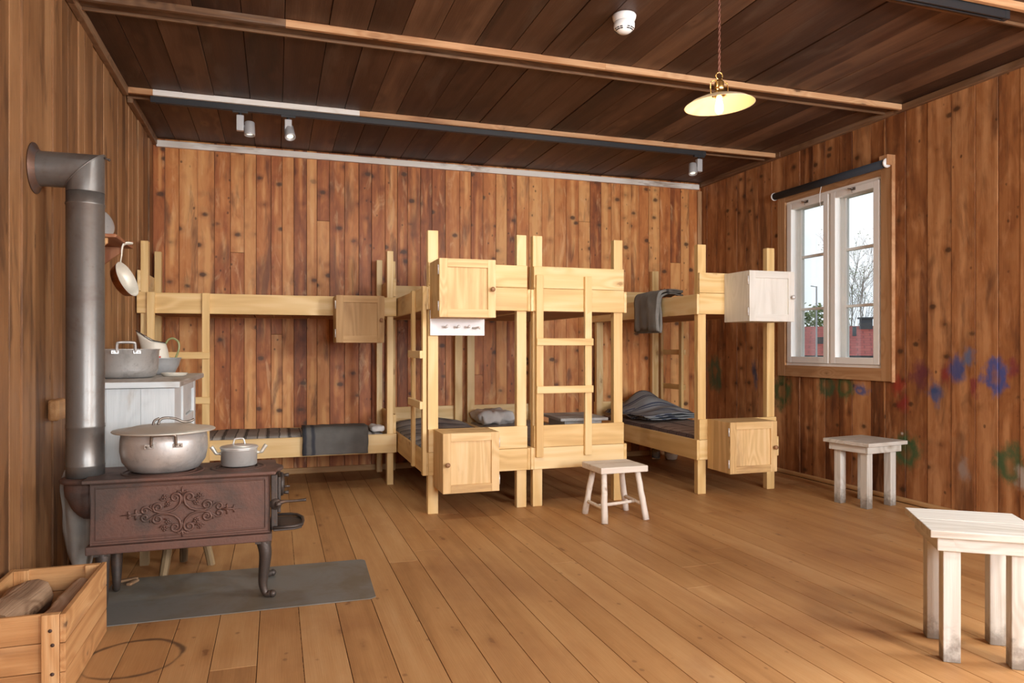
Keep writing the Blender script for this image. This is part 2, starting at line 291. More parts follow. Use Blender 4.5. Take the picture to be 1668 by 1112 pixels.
# outdoors
def tiles(name, a, b):
    m, nt = nt_new(name); g = G(nt)
    br = g.n('ShaderNodeTexBrick'); g.put(br.inputs['Vector'], g.attr('gc').outputs['Vector'])
    br.inputs['Color1'].default_value = (*a, 1); br.inputs['Color2'].default_value = (*b, 1); br.inputs['Mortar'].default_value = (.20, .045, .04, 1)
    br.inputs['Scale'].default_value = 1; br.inputs['Mortar Size'].default_value = .018
    br.inputs['Brick Width'].default_value = .3; br.inputs['Row Height'].default_value = .22
    g.bsdf(br.outputs[0], .8); return m
M['rooftile'] = tiles('red_roof_tiles', (.34, .075, .062), (.28, .055, .05))
M['chimney'] = plain('chimney_sheet', (.055, .07, .08), .6)
M['housewall'] = plain('dark_house_wall', (.045, .045, .05), .8)
M['leaf'] = plain('tree_leaves', (.10, .16, .04), .8, col2=(.16, .21, .07), var=.2, vscale=3)
M['branch'] = plain('grey_bark', (.33, .30, .27), .9)
M['post'] = plain('lamp_post_grey', (.30, .31, .32), .5)
M['grass'] = plain('lawn_green', (.10, .15, .05), .95, col2=(.16, .18, .08), var=.2, vscale=1)
m, nt = nt_new('window_glass'); g = G(nt)
t_ = g.n('ShaderNodeBsdfTransparent'); t_.inputs[0].default_value = (.97, .98, .98, 1)
gl = g.n('ShaderNodeBsdfGlossy'); gl.inputs['Roughness'].default_value = .02
mx = g.n('ShaderNodeMixShader'); fr = g.n('ShaderNodeFresnel'); fr.inputs[0].default_value = 1.25
nt.links.new(fr.outputs[0], mx.inputs[0]); nt.links.new(t_.outputs[0], mx.inputs[1]); nt.links.new(gl.outputs[0], mx.inputs[2])
o_ = g.n('ShaderNodeOutputMaterial'); nt.links.new(mx.outputs[0], o_.inputs[0]); M['glass'] = m
m, nt = nt_new('jar_glass'); g = G(nt); b_ = g.bsdf((.85, .9, .88), .05); b_.inputs['Transmission Weight'].default_value = .9; M['jar'] = m
m, nt = nt_new('milk_glass_shade'); g = G(nt)
b_ = g.bsdf((.82, .63, .40), .3); b_.inputs['Transmission Weight'].default_value = 0; b_.inputs['Coat Weight'].default_value = .3
M['shade'] = m
M['bulb'] = emis('bulb_filament_glow', (1, .80, .45), 7)

# ------------------------------------------------------------------ mesh builder
class MB:
    def __init__(s): s.v = []; s.f = []; s.gc = []; s.rn = []; s.mi = []; s.sm = []; s.uu = []
    def _add(s, vs, fs, gcs, rn, mi=0, smooth=False, uu=None):
        b = len(s.v); s.v += [Vector(v) for v in vs]; s.gc += [tuple(x) for x in gcs]; s.rn += [rn] * len(vs); s.uu += uu if uu else [2.0] * len(vs)
        for f in fs: s.f.append([b + i for i in f]); s.mi.append(mi); s.sm.append(smooth)
        return s
    def box(s, x0, x1, y0, y1, z0, z1, rn=None, mi=0, axis=None, mat=None, off=None):
        if x0 > x1: x0, x1 = x1, x0
        if y0 > y1: y0, y1 = y1, y0
        if z0 > z1: z0, z1 = z1, z0
        vs = [Vector((x, y, z)) for z in (z0, z1) for y in (y0, y1) for x in (x0, x1)]
        L = (x1 - x0, y1 - y0, z1 - z0)
        a = L.index(max(L)) if axis is None else axis
        o = off or (random.uniform(0, 40), random.uniform(0, 40), random.uniform(0, 40))
        k = [(1, 2, 0), (2, 0, 1), (0, 1, 2)][a]
        gcs = [(v[k[0]] + o[0], v[k[1]] + o[1], v[k[2]] + o[2]) for v in vs]
        w2 = k[0] if L[k[0]] >= L[k[1]] else k[1]; m2 = (x0 + x1, y0 + y1, z0 + z1)[w2] / 2; uu = [(v[w2] - m2) * 2 / max(L[w2], 1e-6) for v in vs]
        if mat is not None: vs = [mat @ v for v in vs]
        fs = [(0, 2, 3, 1), (4, 5, 7, 6), (0, 1, 5, 4), (2, 6, 7, 3), (0, 4, 6, 2), (1, 3, 7, 5)]
        return s._add(vs, fs, gcs, random.random() if rn is None else rn, mi, False, uu)
    def tube(s, path, r, seg=8, closed=False, mi=0, rn=None, flat=1.0, up=None, smooth=True, cap=True, rot=0.0):
        P = [Vector(p) for p in path]; n = len(P)
        R = r if isinstance(r, (list, tuple)) else [r] * n
        T = []
        for i in range(n):
            a = P[(i - 1) % n] if (closed or i > 0) else P[i]; b = P[(i + 1) % n] if (closed or i < n - 1) else P[i]
            d = b - a; T.append(d.normalized() if d.length > 1e-9 else Vector((0, 0, 1)))
        u = Vector(up) if up else (Vector((0, 0, 1)) if abs(T[0].z) < 0.9 else Vector((1, 0, 0)))
        vs = []; gcs = []; o = (random.uniform(0, 40), random.uniform(0, 40), random.uniform(0, 40)); acc = 0
        for i in range(n):
            u = (u - T[i] * u.dot(T[i]))
            u = u.normalized() if u.length > 1e-6 else T[i].orthogonal().normalized()
            w = T[i].cross(u)
            if i: acc += (P[i] - P[i - 1]).length
            for j in range(seg):
                a = 2 * pi * j / seg + rot
                vs.append(P[i] + u * (cos(a) * R[i] * flat) + w * (sin(a) * R[i]))
                gcs.append((o[0] + cos(a) * R[i], o[1] + sin(a) * R[i], o[2] + acc))
        fs = []
        m = n if closed else n - 1
        for i in range(m):
            for j in range(seg):
                i2 = (i + 1) % n; j2 = (j + 1) % seg
                fs.append((i * seg + j, i * seg + j2, i2 * seg + j2, i2 * seg + j))
        if not closed and cap:
            fs.append(tuple(range(seg - 1, -1, -1))); fs.append(tuple((n - 1) * seg + j for j in range(seg)))
        return s._add(vs, fs, gcs, random.random() if rn is None else rn, mi, smooth)
    def lathe(s, prof, c=(0, 0, 0), seg=40, mat=None, mi=0, rn=None, smooth=True, sx=1.0, sy=1.0, cap=True):
        vs = []; gcs = []; n = len(prof); o = random.uniform(0, 30)
        for (r, z) in prof:
            for j in range(seg):
                a = 2 * pi * j / seg
                p = Vector((r * cos(a) * sx, r * sin(a) * sy, z)); gcs.append((p.x + o, p.y, p.z))
                vs.append((mat @ p if mat is not None else p) + Vector(c))
        fs = []
        for i in range(n - 1):
            for j in range(seg):
                j2 = (j + 1) % seg
                fs.append((i * seg + j, i * seg + j2, (i + 1) * seg + j2, (i + 1) * seg + j))
        if cap and prof[0][0] > 1e-5: fs.append(tuple(range(seg - 1, -1, -1)))
        if cap and prof[-1][0] > 1e-5: fs.append(tuple((n - 1) * seg + j for j in range(seg)))
        return s._add(vs, fs, gcs, random.random() if rn is None else rn, mi, smooth)
    def grid(s, nu, nv, fn, gcf=None, mi=0, rn=0.5, smooth=True):
        vs = []; gcs = []
        for i in range(nu + 1):
            for j in range(nv + 1):
                p = Vector(fn(i / nu, j / nv)); vs.append(p); gcs.append(gcf(i / nu, j / nv) if gcf else p)
        fs = [(i * (nv + 1) + j, (i + 1) * (nv + 1) + j, (i + 1) * (nv + 1) + j + 1, i * (nv + 1) + j + 1) for i in range(nu) for j in range(nv)]
        return s._add(vs, fs, gcs, rn, mi, smooth)
    def soft(s, x0, x1, y0, y1, z0, z1, r, n=(8, 16, 3), amp=0.004, fr=5, mi=0, mat=None, top=None):
        lo = Vector((x0, y0, z0)); hi = Vector((x1, y1, z1)); D = hi - lo; idx = {}; vs = []; fs = []
        def V(p):
            k = tuple(round(c, 5) for c in p)
            if k not in idx:
                q = Vector([min(max(p[i], lo[i] + r), hi[i] - r) for i in range(3)]); d = Vector(p) - q
                w = q + d.normalized() * r if d.length > 1e-9 else Vector(p)
                w += noise.noise_vector(w * fr) * amp
                if top and p[2] > z0 + D.z * .4: w.z += top(w.x, w.y)
                idx[k] = len(vs); vs.append(w)
            return idx[k]
        for a in range(3):
            b, c = (a + 1) % 3, (a + 2) % 3
            for side in (0, 1):
                for i in range(n[b]):
                    for j in range(n[c]):
                        q = []
                        for (di, dj) in ((0, 0), (1, 0), (1, 1), (0, 1)):
                            p = [0, 0, 0]; p[a] = hi[a] if side else lo[a]
                            p[b] = lo[b] + D[b] * (i + di) / n[b]; p[c] = lo[c] + D[c] * (j + dj) / n[c]; q.append(V(p))
                        fs.append(q if side else q[::-1])
        gcs = [tuple(v) for v in vs]
        if mat is not None: vs = [mat @ v for v in vs]
        return s._add(vs, fs, gcs, .5, mi, True)
    def ball(s, c, r, seg=12, mi=0, sz=1.0, rn=None):
        n = max(6, seg // 2)
        return s.lathe([(max(1e-6, r * sin(pi * i / n)), -r * cos(pi * i / n) * sz) for i in range(n + 1)], c, seg, mi=mi, rn=rn)
    def xf(s, m): s.v = [m @ v for v in s.v]; return s
WL = {}
def put(name, mb, mats, parent=None, bevel=0.0, solid=0.0, sub=0, auto=True, soff=0.0):
    if parent is not None: w = WL[parent]
    else:
        xs = [v.x for v in mb.v]; ys = [v.y for v in mb.v]; zs = [v.z for v in mb.v]
        w = Vector(((min(xs) + max(xs)) / 2, (min(ys) + max(ys)) / 2, min(zs)))
    me = bpy.data.meshes.new(name)
    me.from_pydata([tuple(v - w) for v in mb.v], [], mb.f)
    for m in (mats if isinstance(mats, (list, tuple)) else [mats]): me.materials.append(m)
    me.polygons.foreach_set('material_index', mb.mi); me.polygons.foreach_set('use_smooth', mb.sm)
    a = me.attributes.new('gc', 'FLOAT_VECTOR', 'POINT'); a.data.foreach_set('vector', [c for g_ in mb.gc for c in g_])
    a = me.attributes.new('rnd', 'FLOAT', 'POINT'); a.data.foreach_set('value', mb.rn)
    a = me.attributes.new('uu', 'FLOAT', 'POINT'); a.data.foreach_set('value', mb.uu)
    me.update()
    o = bpy.data.objects.new(name, me); C.objects.link(o)
    if parent is not None: o.parent = parent
    else: o.location = w
    WL[o] = w
    if solid:
        d = o.modifiers.new('thick', 'SOLIDIFY'); d.thickness = solid; d.offset = soff
    if bevel:
        d = o.modifiers.new('bevel', 'BEVEL'); d.width = bevel; d.segments = 2; d.limit_method = 'ANGLE'; d.angle_limit = radians(40)
    if sub:
        d = o.modifiers.new('sub', 'SUBSURF'); d.levels = sub; d.render_levels = sub
    return o
def tag(o, label, cat, group=None):
    o['label'] = label; o['category'] = cat
    if group: o['group'] = group
    return o
def thing(name, loc, label, cat, group=None):
    o = bpy.data.objects.new(name, None); C.objects.link(o); o.location = loc; o.empty_display_size = .1; WL[o] = Vector(loc)
    return tag(o, label, cat, group)
def struct(name, mb, mats, parent=None, **k):
    o = put(name, mb, mats, parent, **k)
    if parent is None: o['kind'] = 'structure'
    return o
def T(x, y, z): return Matrix.Translation((x, y, z))
def Rz(a): return Matrix.Rotation(a, 4, 'Z')
def Rx(a): return Matrix.Rotation(a, 4, 'X')
def Ry(a): return Matrix.Rotation(a, 4, 'Y')
def smooth_path(pts, n=6):
    P = [Vector(p) for p in pts]; out = []
    for i in range(len(P) - 1):
        p0 = P[max(i - 1, 0)]; p1 = P[i]; p2 = P[i + 1]; p3 = P[min(i + 2, len(P) - 1)]
        for k in range(n):
            t = k / n
            out.append(0.5 * ((2 * p1) + (p2 - p0) * t + (2 * p0 - 5 * p1 + 4 * p2 - p3) * t * t + (3 * p1 - p0 - 3 * p2 + p3) * t ** 3))
    out.append(P[-1]); return out

# ------------------------------------------------------------------ the room
XL, XR, YB, YF, ZC = -0.96, 4.25, 6.50, -2.30, 2.825
def widths(a, b, lo, hi):
    out = [a]
    while out[-1] < b - hi: out.append(out[-1] + random.uniform(lo, hi))
    out.append(b); return out
# floor
mb = MB(); xs = [XL - .02 + .153 * i for i in range(35)]
for i in range(len(xs) - 1):
    x0, x1 = xs[i], min(xs[i + 1], XR + .02)
    if x0 > XR: break
    ys = [YF]; y = YF + random.uniform(1.0, 4.5)
    while y < YB - .6: ys.append(y); y += random.uniform(3.0, 4.6)
    ys.append(YB)
    for k in range(len(ys) - 1):
        mb.box(x0 + .0012, x1 - .0012, ys[k] + .0008, ys[k + 1] - .0008, -.03, 0)
    mb.box(x0 - .006, x0 + .006, YF, YB, -.03, -.0035, mi=1 if random.random() < .6 else 2)
mb.box(XL - .2, XR + .2, YF - .2, YB + .2, -.08, -.03, mi=1)
struct('floor', mb, [M['floor'], M['gap'], M['dust']], bevel=.0012)
# ceiling
mb = MB(); xs = widths(XL, XR, .17, .235)
for i in range(len(xs) - 1):
    xm = (xs[i] + xs[i + 1]) / 2
    for (y0, y1) in ((YF, 2.6), (2.6, 3.98), (3.98, 5.33), (5.33, YB)):
        dz = random.uniform(-.003, .004)
        mb.box(xs[i] + .0015, xs[i + 1] - .0015, y0, y1, ZC + dz, ZC + .022, rn=random.uniform(.1, .9) if random.random() < .85 else 1.1)
mb.box(XL - .2, XR + .2, YF - .2, YB + .2, ZC + .02, ZC + .08, mi=1)
struct('ceiling', mb, [M['ceil'], M['gap']], bevel=.002)
# back wall
mb = MB(); xs = widths(XL, XR, .085, .142)
for i in range(len(xs) - 1):
    zs = [0, ZC]
    if random.random() < .3: zs.insert(1, random.uniform(.5, 2.4))
    for k in range(len(zs) - 1):
        dy = random.uniform(-.002, .003)
        mb.box(xs[i] + .0012, xs[i + 1] - .0012, YB + dy, YB + .02, zs[k] + .001, zs[k + 1] - .001)
    if random.random() < .2: mb.box(xs[i] - .004, xs[i] + .004, YB + .006, YB + .02, 0, ZC, mi=2)
mb.box(XL - .2, XR + .2, YB + .012, YB + .12, -.05, ZC + .05, mi=1)
struct('wall_back', mb, [M['back'], M['gap'], M['pale']], bevel=.0015)
# left wall
mb = MB(); ys = widths(YF, YB, .10, .185)
for i in range(len(ys) - 1):
    dx = random.choice((-.005, -.002, .001, .005)) + random.uniform(-.001, .001)
    mb.box(XL - .025, XL + dx, ys[i] + .0018, ys[i + 1] - .0018, 0, ZC)
    if random.random() < .55: mb.box(XL - .03, XL - .004, ys[i] - .005, ys[i] + .005, 0, ZC, mi=2)
mb.box(XL - .12, XL - .012, YF - .2, YB + .2, -.05, ZC + .05, mi=1)
struct('wall_left', mb, [M['left'], M['gap'], M['pale']], bevel=.002)
# right wall with its window opening and an added unseen one for light
WZ0, WZ1 = .945, 2.37
WIN = [(4.125, 5.175), (.25, 1.30)]
mb = MB(); ys = widths(YF, YB, .13, .20)
cuts = sorted(ys + [w for W in WIN for w in W])
for i in range(len(cuts) - 1):
    a, b = cuts[i], cuts[i + 1]
    if b - a < .004: continue
    ga = .0018 if a in ys else 0; gb = .0018 if b in ys else 0
    ins = any(w0 - .001 <= a and b <= w1 + .001 for (w0, w1) in WIN)
    dx = random.uniform(-.004, .002)
    for (z0, z1) in (((0, WZ0), (WZ1, ZC)) if ins else ((0, ZC),)):
        mb.box(XR + dx, XR + .025, a + ga, b - gb, z0, z1)
        if a in ys and random.random() < .75: mb.box(XR + .002, XR + .03, a - .005, a + .005, z0, z1, mi=2)
for (z0, z1) in ((-.05, WZ0), (WZ1, ZC + .05)): mb.box(XR + .014, XR + .16, YF - .2, YB + .2, z0, z1, mi=1)
e = [YF - .2, WIN[1][0], WIN[1][1], WIN[0][0], WIN[0][1], YB + .2]
for k in (0, 2, 4): mb.box(XR + .014, XR + .16, e[k], e[k + 1], WZ0, WZ1, mi=1)
struct('wall_right', mb, [M['right'], M['gap'], M['pale']], bevel=.002)
# wall behind the viewer, with two windows added to let in fill light
FW = [(.2, 1.3), (2.85, 3.95)]; FZ0, FZ1 = .9, 2.4
mb = MB(); xs = widths(XL, XR, .10, .16); cuts = sorted(xs + [w for W in FW for w in W])
for i in range(len(cuts) - 1):
    a, b = cuts[i], cuts[i + 1]
    if b - a < .004: continue
    ins = any(w0 - .001 <= a and b <= w1 + .001 for (w0, w1) in FW)
    for (z0, z1) in (((0, FZ0), (FZ1, ZC)) if ins else ((0, ZC),)): mb.box(a + .001, b - .001, YF - .02, YF, z0, z1)
for (z0, z1) in ((-.05, FZ0), (FZ1, ZC + .05)): mb.box(XL - .2, XR + .2, YF - .15, YF - .012, z0, z1, mi=1)
e = [XL - .2, FW[0][0], FW[0][1], FW[1][0], FW[1][1], XR + .2]
for k in (0, 2, 4): mb.box(e[k], e[k + 1], YF - .15, YF - .012, FZ0, FZ1, mi=1)
struct('wall_front', mb, [M['back'], M['gap']], bevel=.0015)
# baseboards and trims
struct('baseboard_back', MB().box(XL, XR, YB - .022, YB, 0, .052), M['base'], bevel=.006)
struct('baseboard_right', MB().box(XR - .03, XR, YF, YB - .022, 0, .036), M['base'], bevel=.012)
mb = MB()
for (a, b, d) in ((YF, 2.4, 0), (2.41, 3.96, .002), (3.96, 5.28, 0), (5.43, YB, .002)): mb.box(XL, XL + .035 + d, a, b, 2.768, ZC)
struct('trim_1', mb, M['trimdark'], bevel=.004)
mb = MB()
for (a, b, d) in ((YF, 2.5, 0), (2.5, 4.0, .003), (4.0, 5.22, 0), (5.22, 6.2, .004), (6.2, YB, -.006)): mb.box(XR - .035 - d, XR, a, b, 2.778, ZC)
struct('trim_2', mb, M['trimdark'], bevel=.004)
struct('trim_3', MB().box(XL + .03, XR - .04, YB - .03, YB, 2.752, 2.805), M['trimwhite'], bevel=.003)
struct('trim_4', MB().box(XR - .052, XR - .004, YB - .02, YB, .05, 2.74), M['casing'], bevel=.003)
def beam(n, y, parts):
    mb = MB()
    for (a, b, mi) in parts: mb.box(a, b, y, y + .024, 2.787, ZC, mi=mi)
    mb.box(XL, XR, y + .024, y + .15, 2.812, ZC, mi=2, rn=.1)
    mb.box(XL, XR, y + .15, y + .165, 2.798, ZC, mi=2)
    struct('trim_%d' % n, mb, [M['trim'], M['trimwhite'], M['trimdark'], M['trim']], bevel=.002)
beam(5, 5.275, [(XL + .03, -.78, 0), (-.78, .58, 1), (.58, XR - .03, 0)])
beam(6, 3.93, [(XL, .05, 2), (.05, 1.9, 0), (1.9, XR - .03, 0)])
beam(7, 2.58, [(XL, 1.6, 0), (1.6, XR - .03, 0)])
beam(8, 1.22, [(XL, XR, 0)]); beam(9, -.13, [(XL, XR, 0)])

# ------------------------------------------------------------------ windows
def window(n, mat, w, z0, z1, casing=True, latch=True):
    """local frame: opening 0..w along x, room side y=0, outdoors +y"""
    root = bpy.data.objects.new('window_%d' % n, None); C.objects.link(root); root['kind'] = 'structure'
    WL[root] = mat @ Vector((w / 2, 0, z0)); root.location = WL[root]
    def P(name, mb, ms, par=root, **k): mb.xf(mat); return put(name, mb, ms, par, **k)
    mb = MB(); cw = .092
    mb.box(-cw, 0.004, -.024, 0, z0 - cw, z1 + cw); mb.box(w - .004, w + cw, -.024, 0, z0 - cw, z1 + cw)
    mb.box(0.004, w - .004, -.0235, 0, z0 - cw, z0 + .003); mb.box(0.004, w - .004, -.0235, 0, z1 - .003, z1 + cw)
    P('casing', mb, M['casing'], bevel=.002)
    mb = MB(); mb.box(w + cw, w + cw + .013, -.03, 0, z0 - cw - .005, z1 + cw + .03); mb.box(w + .03, w + cw + .013, -.075, -.024, z1 + cw - .045, z1 + cw + .03)
    P('casing_edge', mb, M['pale'], bevel=.002)
    # frame and jambs
    mb = MB(); J = .025
    mb.box(0, J, -.004, .15, z0, z1); mb.box(w - J, w, -.004, .15, z0, z1); mb.box(J, w - J, -.004, .15, z0, z0 + J); mb.box(J, w - J, -.004, .15, z1 - J, z1)
    mb.box(w / 2 - .012, w / 2 + .012, .0, .15, z0 + J, z1 - J)
    P('frame', mb, M['winwhite'], bevel=.002)
    for k in (0, 1):
        a = J + .002 if k == 0 else w / 2 + .013; b = w / 2 - .013 if k == 0 else w - J - .002
        c0, c1 = z0 + J + .002, z1 - J - .002; S = .052
        mb = MB()
        mb.box(a, a + S, -.02, .03, c0, c1); mb.box(b - S, b, -.02, .03, c0, c1); mb.box(a + S, b - S, -.0195, .03, c0, c0 + S); mb.box(a + S, b - S, -.0195, .03, c1 - S, c1)
        s = P('sash', mb, M['winwhite'], bevel=.003)
        mb = MB(); S2 = .045
        mb.box(a, a + S2, .09, .13, c0, c1); mb.box(b - S2, b, .09, .13, c0, c1); mb.box(a + S2, b - S2, .0905, .13, c0, c0 + S2); mb.box(a + S2, b - S2, .0905, .13, c1 - S2, c1)
        for zz in (.335, .665):
            zc = c0 + (c1 - c0) * zz; mb.box(a + S2, b - S2, .095, .125, zc - .011, zc + .011)
        P('outer_sash', mb, M['winwhite'], s, bevel=.002)
        P('pane', MB().box(a + S2 - .004, b - S2 + .004, .108, .111, c0 + S2, c1 - S2), M['glass'], s)
        if latch:
            mb = MB(); xm = (a + b) / 2
            mb.tube([(xm, -.02, c1 - .018), (xm, -.045, c1 - .02)], .005, 8); mb.tube([(xm - .035, -.043, c1 - .012), (xm, -.045, c1 - .02), (xm + .012, -.046, c1 - .05)], .004, 6)
            mb.box(xm - .02, xm + .02, -.024, -.02, c1 - .03, c1 - .008)
            P('latch', mb, M['wire'], s)
    return root
# right wall: local x -> +... opening seen from the room: local +x = -Y, +y = +X
def RW(yhi): return Matrix(((0, 1, 0, XR), (-1, 0, 0, yhi), (0, 0, 1, 0), (0, 0, 0, 1)))
window(1, RW(WIN[0][1]), 1.05, WZ0, WZ1)
window(2, RW(WIN[1][1]), 1.05, WZ0, WZ1)  # added window out of view, opening for light from the right
def FWm(x1): return Matrix(((-1, 0, 0, x1), (0, -1, 0, YF), (0, 0, 1, 0), (0, 0, 0, 1)))
window(3, FWm(FW[0][1]), 1.10, FZ0, FZ1); window(4, FWm(FW[1][1]), 1.10, FZ0, FZ1)  # both windows added behind the viewer as sources of fill light

# ------------------------------------------------------------------ bunk beds
LB, WB = 1.87, .734
def bunk(mat, label, group=None):
    w = mat @ Vector((WB / 2, LB / 2, 0))
    root = thing('bunk_bed', w, label, 'bunk bed', 'pine bunk beds along the back wall')
    def P(name, mb, ms=M['bunk'], par=root, **k): mb.xf(mat); return put(name, mb, ms, par, **{**dict(bevel=.003), **k})
    for x in (.022, .642):
        for y in (.022, 1.798): P('post', MB().box(x, x + .07, y, y + .05, 0, 1.875))
    for x in (0, .712):
        for z in (.26, 1.35): P('side_rail', MB().box(x, x + .022, 0, LB, z, z + .15))
    for y in (0, 1.848):
        for (z0, z1) in ((.26, .409), (.411, .562), (1.352, 1.509), (1.511, 1.662)):
            P('end_board', MB().box(.0225, .7115, y, y + .022, z0, z1))
    for z in (.262, 1.352):
        mb = MB(); n = 12
        for k in range(n):
            y0 = .074 + (LB - .148) * k / n; mb.box(.024, .71, y0 + .004, y0 + (LB - .148) / n - .004, z, z + .018)
        P('slat_base', mb, M['bunkdark'], bevel=.001)
    return root, P
def ladder(P, root, face, c, half, z0, z1, rz, sw=.052):
    """face: function (along, out, z)->local box builder"""
    mb = MB()
    for s in (-1, 1): face(mb, c + s * half - sw / 2, c + s * half + sw / 2, 0, .026, z0, z1)
    L = P('ladder', mb)
    for z in rz:
        r = MB(); face(r, c - half - sw / 2 - .004, c + half + sw / 2 + .004, .026, .046, z, z + .05); P('rung', r, M['bunk'], L)
ML = T(.931, 4.62, 0); MR = T(1.668, 4.62, 0); RR = T(2.985, 4.62, 0)
LL = T(.92, 5.72, 0) @ Matrix.Rotation(pi / 2, 4, 'Z')     # x->Y, y->-X
r, P = bunk(LL, 'pale pine bunk bed lying along the wall behind the stove and sideboard')
def f_(mb, a, b, o0, o1, z0, z1): mb.box(-o1, -o0, a, b, z0, z1)
ladder(P, r, f_, 1.592, .183, .25, 1.502, (.688, 1.018))
r, P = bunk(ML, 'pale pine bunk bed with the white peg rack and two wooden cabinets on its end')
def f_(mb, a, b, o0, o1, z0, z1): mb.box(-o1, -o0, a, b, z0, z1)
ladder(P, r, f_, .17, .19, .268, 1.50, (.70, 1.03), sw=.05)
r, P = bunk(MR, 'pale pine bunk bed with a ladder on its end, behind the rustic stool')
def f_(mb, a, b, o0, o1, z0, z1): mb.box(a, b, -o1, -o0, z0, z1)
ladder(P, r, f_, .24, .182, .345, 1.60, (.785, 1.115))
r, P = bunk(RR, 'pale pine bunk bed nearest the window, carrying the whitewashed cabinet')
def f_(mb, a, b, o0, o1, z0, z1): mb.box(.734 + o0, .734 + o1, a, b, z0, z1)
ladder(P, r, f_, 1.62, .19, .268, 1.50, (.69, 1.03))

# ------------------------------------------------------------------ bedding
def mattress(mat, mname, label, x=(.03, .704), y=(.08, 1.79), z=(.281, .42), amp=.012, top=None):
    mb = MB().soft(x[0], x[1], y[0], y[1], z[0], z[1], .045, (8, 20, 3), amp, 4, top=top); mb.xf(mat)
    return tag(put('mattress', mb, M[mname]), label, 'mattress', 'mattresses on the lower bunks')
def lump(cx, cy, rx, ry, h): return lambda x, y: h * math.exp(-((x - cx) / rx) ** 2 - ((y - cy) / ry) ** 2)
mattress(LL, 'mat_grey', 'grey and beige striped mattress under the charcoal folded blanket')
mattress(ML, 'mat_dark', 'dark grey wool mattress with pale stripes in the bunk with the peg rack', top=lump(.36, 1.62, .3, .22, .06))
mattress(MR, 'mat_plain', 'plain pale grey mattress beside the white crumpled pillow')
mattress(RR, 'mat_plaid', 'brown plaid mattress under the blue grey striped blanket', z=(.281, .44))
mb = MB().soft(.04, .34, 1.36, 1.76, .425, .53, .04, (14, 14, 5), .03, 16); mb.xf(MR)
tag(put('pillow', mb, M['sheet']), 'crumpled white pillow on the pale grey mattress', 'pillow')
mb = MB().soft(.06, .26, .085, .19, .425, .468, .02, (8, 6, 3), .016, 22); mb.xf(LL)
tag(put('pillow', mb, M['sheet']), 'small white bedding corner peeping beside the post of the left bunk', 'pillow')
def cloth(name, path, width_axis, w0, w1, mat, label, amp=.006, thick=.014, layers=2, fr=9, nv=18, group=None, sag=0.0):
    """drape a folded cloth: path in the plane normal to the width axis, w0..w1 along it"""
    mb = MB(); pts = smooth_path([(0, p[0], p[1]) for p in path], 5); n = len(pts) - 1; acc = [0]
    for i in range(n): acc.append(acc[-1] + (pts[i + 1] - pts[i]).length)
    for L in range(layers):
        d0 = -L * thick * 1.15
        def fn(u, v, L=L, d0=d0):
            u2 = min(u, 1 - .02 * L) if L else u
            i = min(int(u2 * n), n - 1); t = u2 * n - i; p = pts[i].lerp(pts[i + 1], t); tg = (pts[i + 1] - pts[i]).normalized()
            nr = Vector((0, -tg.z, tg.y))
            q = p + nr * d0
            wv = w0 + (w1 - w0) * v + (.004 * L) + .006 * noise.noise(Vector((u * 5, L * 3.1, v)))
            wob = noise.noise(Vector((wv * fr, u * 4, L * 7))) * amp + noise.noise(Vector((wv * fr * 2.3, u * 9, 5 + L))) * amp * .4
            q = q + nr * wob
            return (wv, q.y, q.z) if width_axis == 0 else (q.y, wv, q.z)
        mb.grid(max(n, 12), nv, fn, lambda u, v: (w0 + (w1 - w0) * v, u * acc[-1], 0))
    o = put(name, mb, mat, solid=thick, bevel=0); return tag(o, label, 'blanket', group)
cloth('folded_blanket', [(6.02, .448), (5.90, .455), (5.79, .458), (5.715, .452), (5.685, .40), (5.688, .33), (5.69, .272)], 0, .195, .685, M['blk_grey'],
      'charcoal folded wool blanket hanging over the lower rail of the left bunk', amp=.005, thick=.015)
cloth('folded_blanket', [(3.16, 1.535), (3.06, 1.54), (2.99, 1.535), (2.955, 1.50), (2.950, 1.38), (2.952, 1.22)], 1, 5.09, 5.47, M['blk_hang'],
      'grey wool blanket hanging over an upper rail beneath the back post near the corner', amp=.012, thick=.012, fr=16, layers=3)
# crumpled blanket on the right-hand lower bunk
mb = MB()
for L in range(3):
    def fn(u, v, L=L):
        x = 3.00 + .62 * u + .05 * L * (1 - v); y = 5.42 + .75 * v + .18 * u * (1 - v) + .03 * L
        rise = .155 * math.exp(-((u - .62 + .1 * L) / .34) ** 2) * (.15 + v) ** 1.3 * (1 - .25 * L)
        z = .468 + .018 * (2 - L) + rise + .018 * noise.noise(Vector((u * 3 + L, v * 6, 1))) + .008 * sin(9 * v + 4 * u + L)
        return (x, y, max(z, .452))
    mb.grid(22, 22, fn, lambda u, v: (u * .6, v * .75 + u * .2, 0))
o = put('rumpled_blanket', mb, M['blk_blue'], solid=.008); tag(o, 'blue grey striped blanket rumpled on the brown plaid mattress', 'blanket')
# grey box on the mattress
tb = T(2.29, 5.345, .024) @ Rz(radians(-3))
r = thing('wooden_box', (2.29, 5.345, .45), 'flat grey painted wooden box with a wide lid, behind the end ladder', 'box')
mb = MB(); mb.box(-.14, .17, -.20, .20, .428, .505); put('body', mb.xf(tb), M['greybox'], r, bevel=.002)
mb = MB(); mb.box(-.19, .205, -.25, .245, .506, .528); put('lid', mb.xf(tb), M['greybox'], r, bevel=.003)
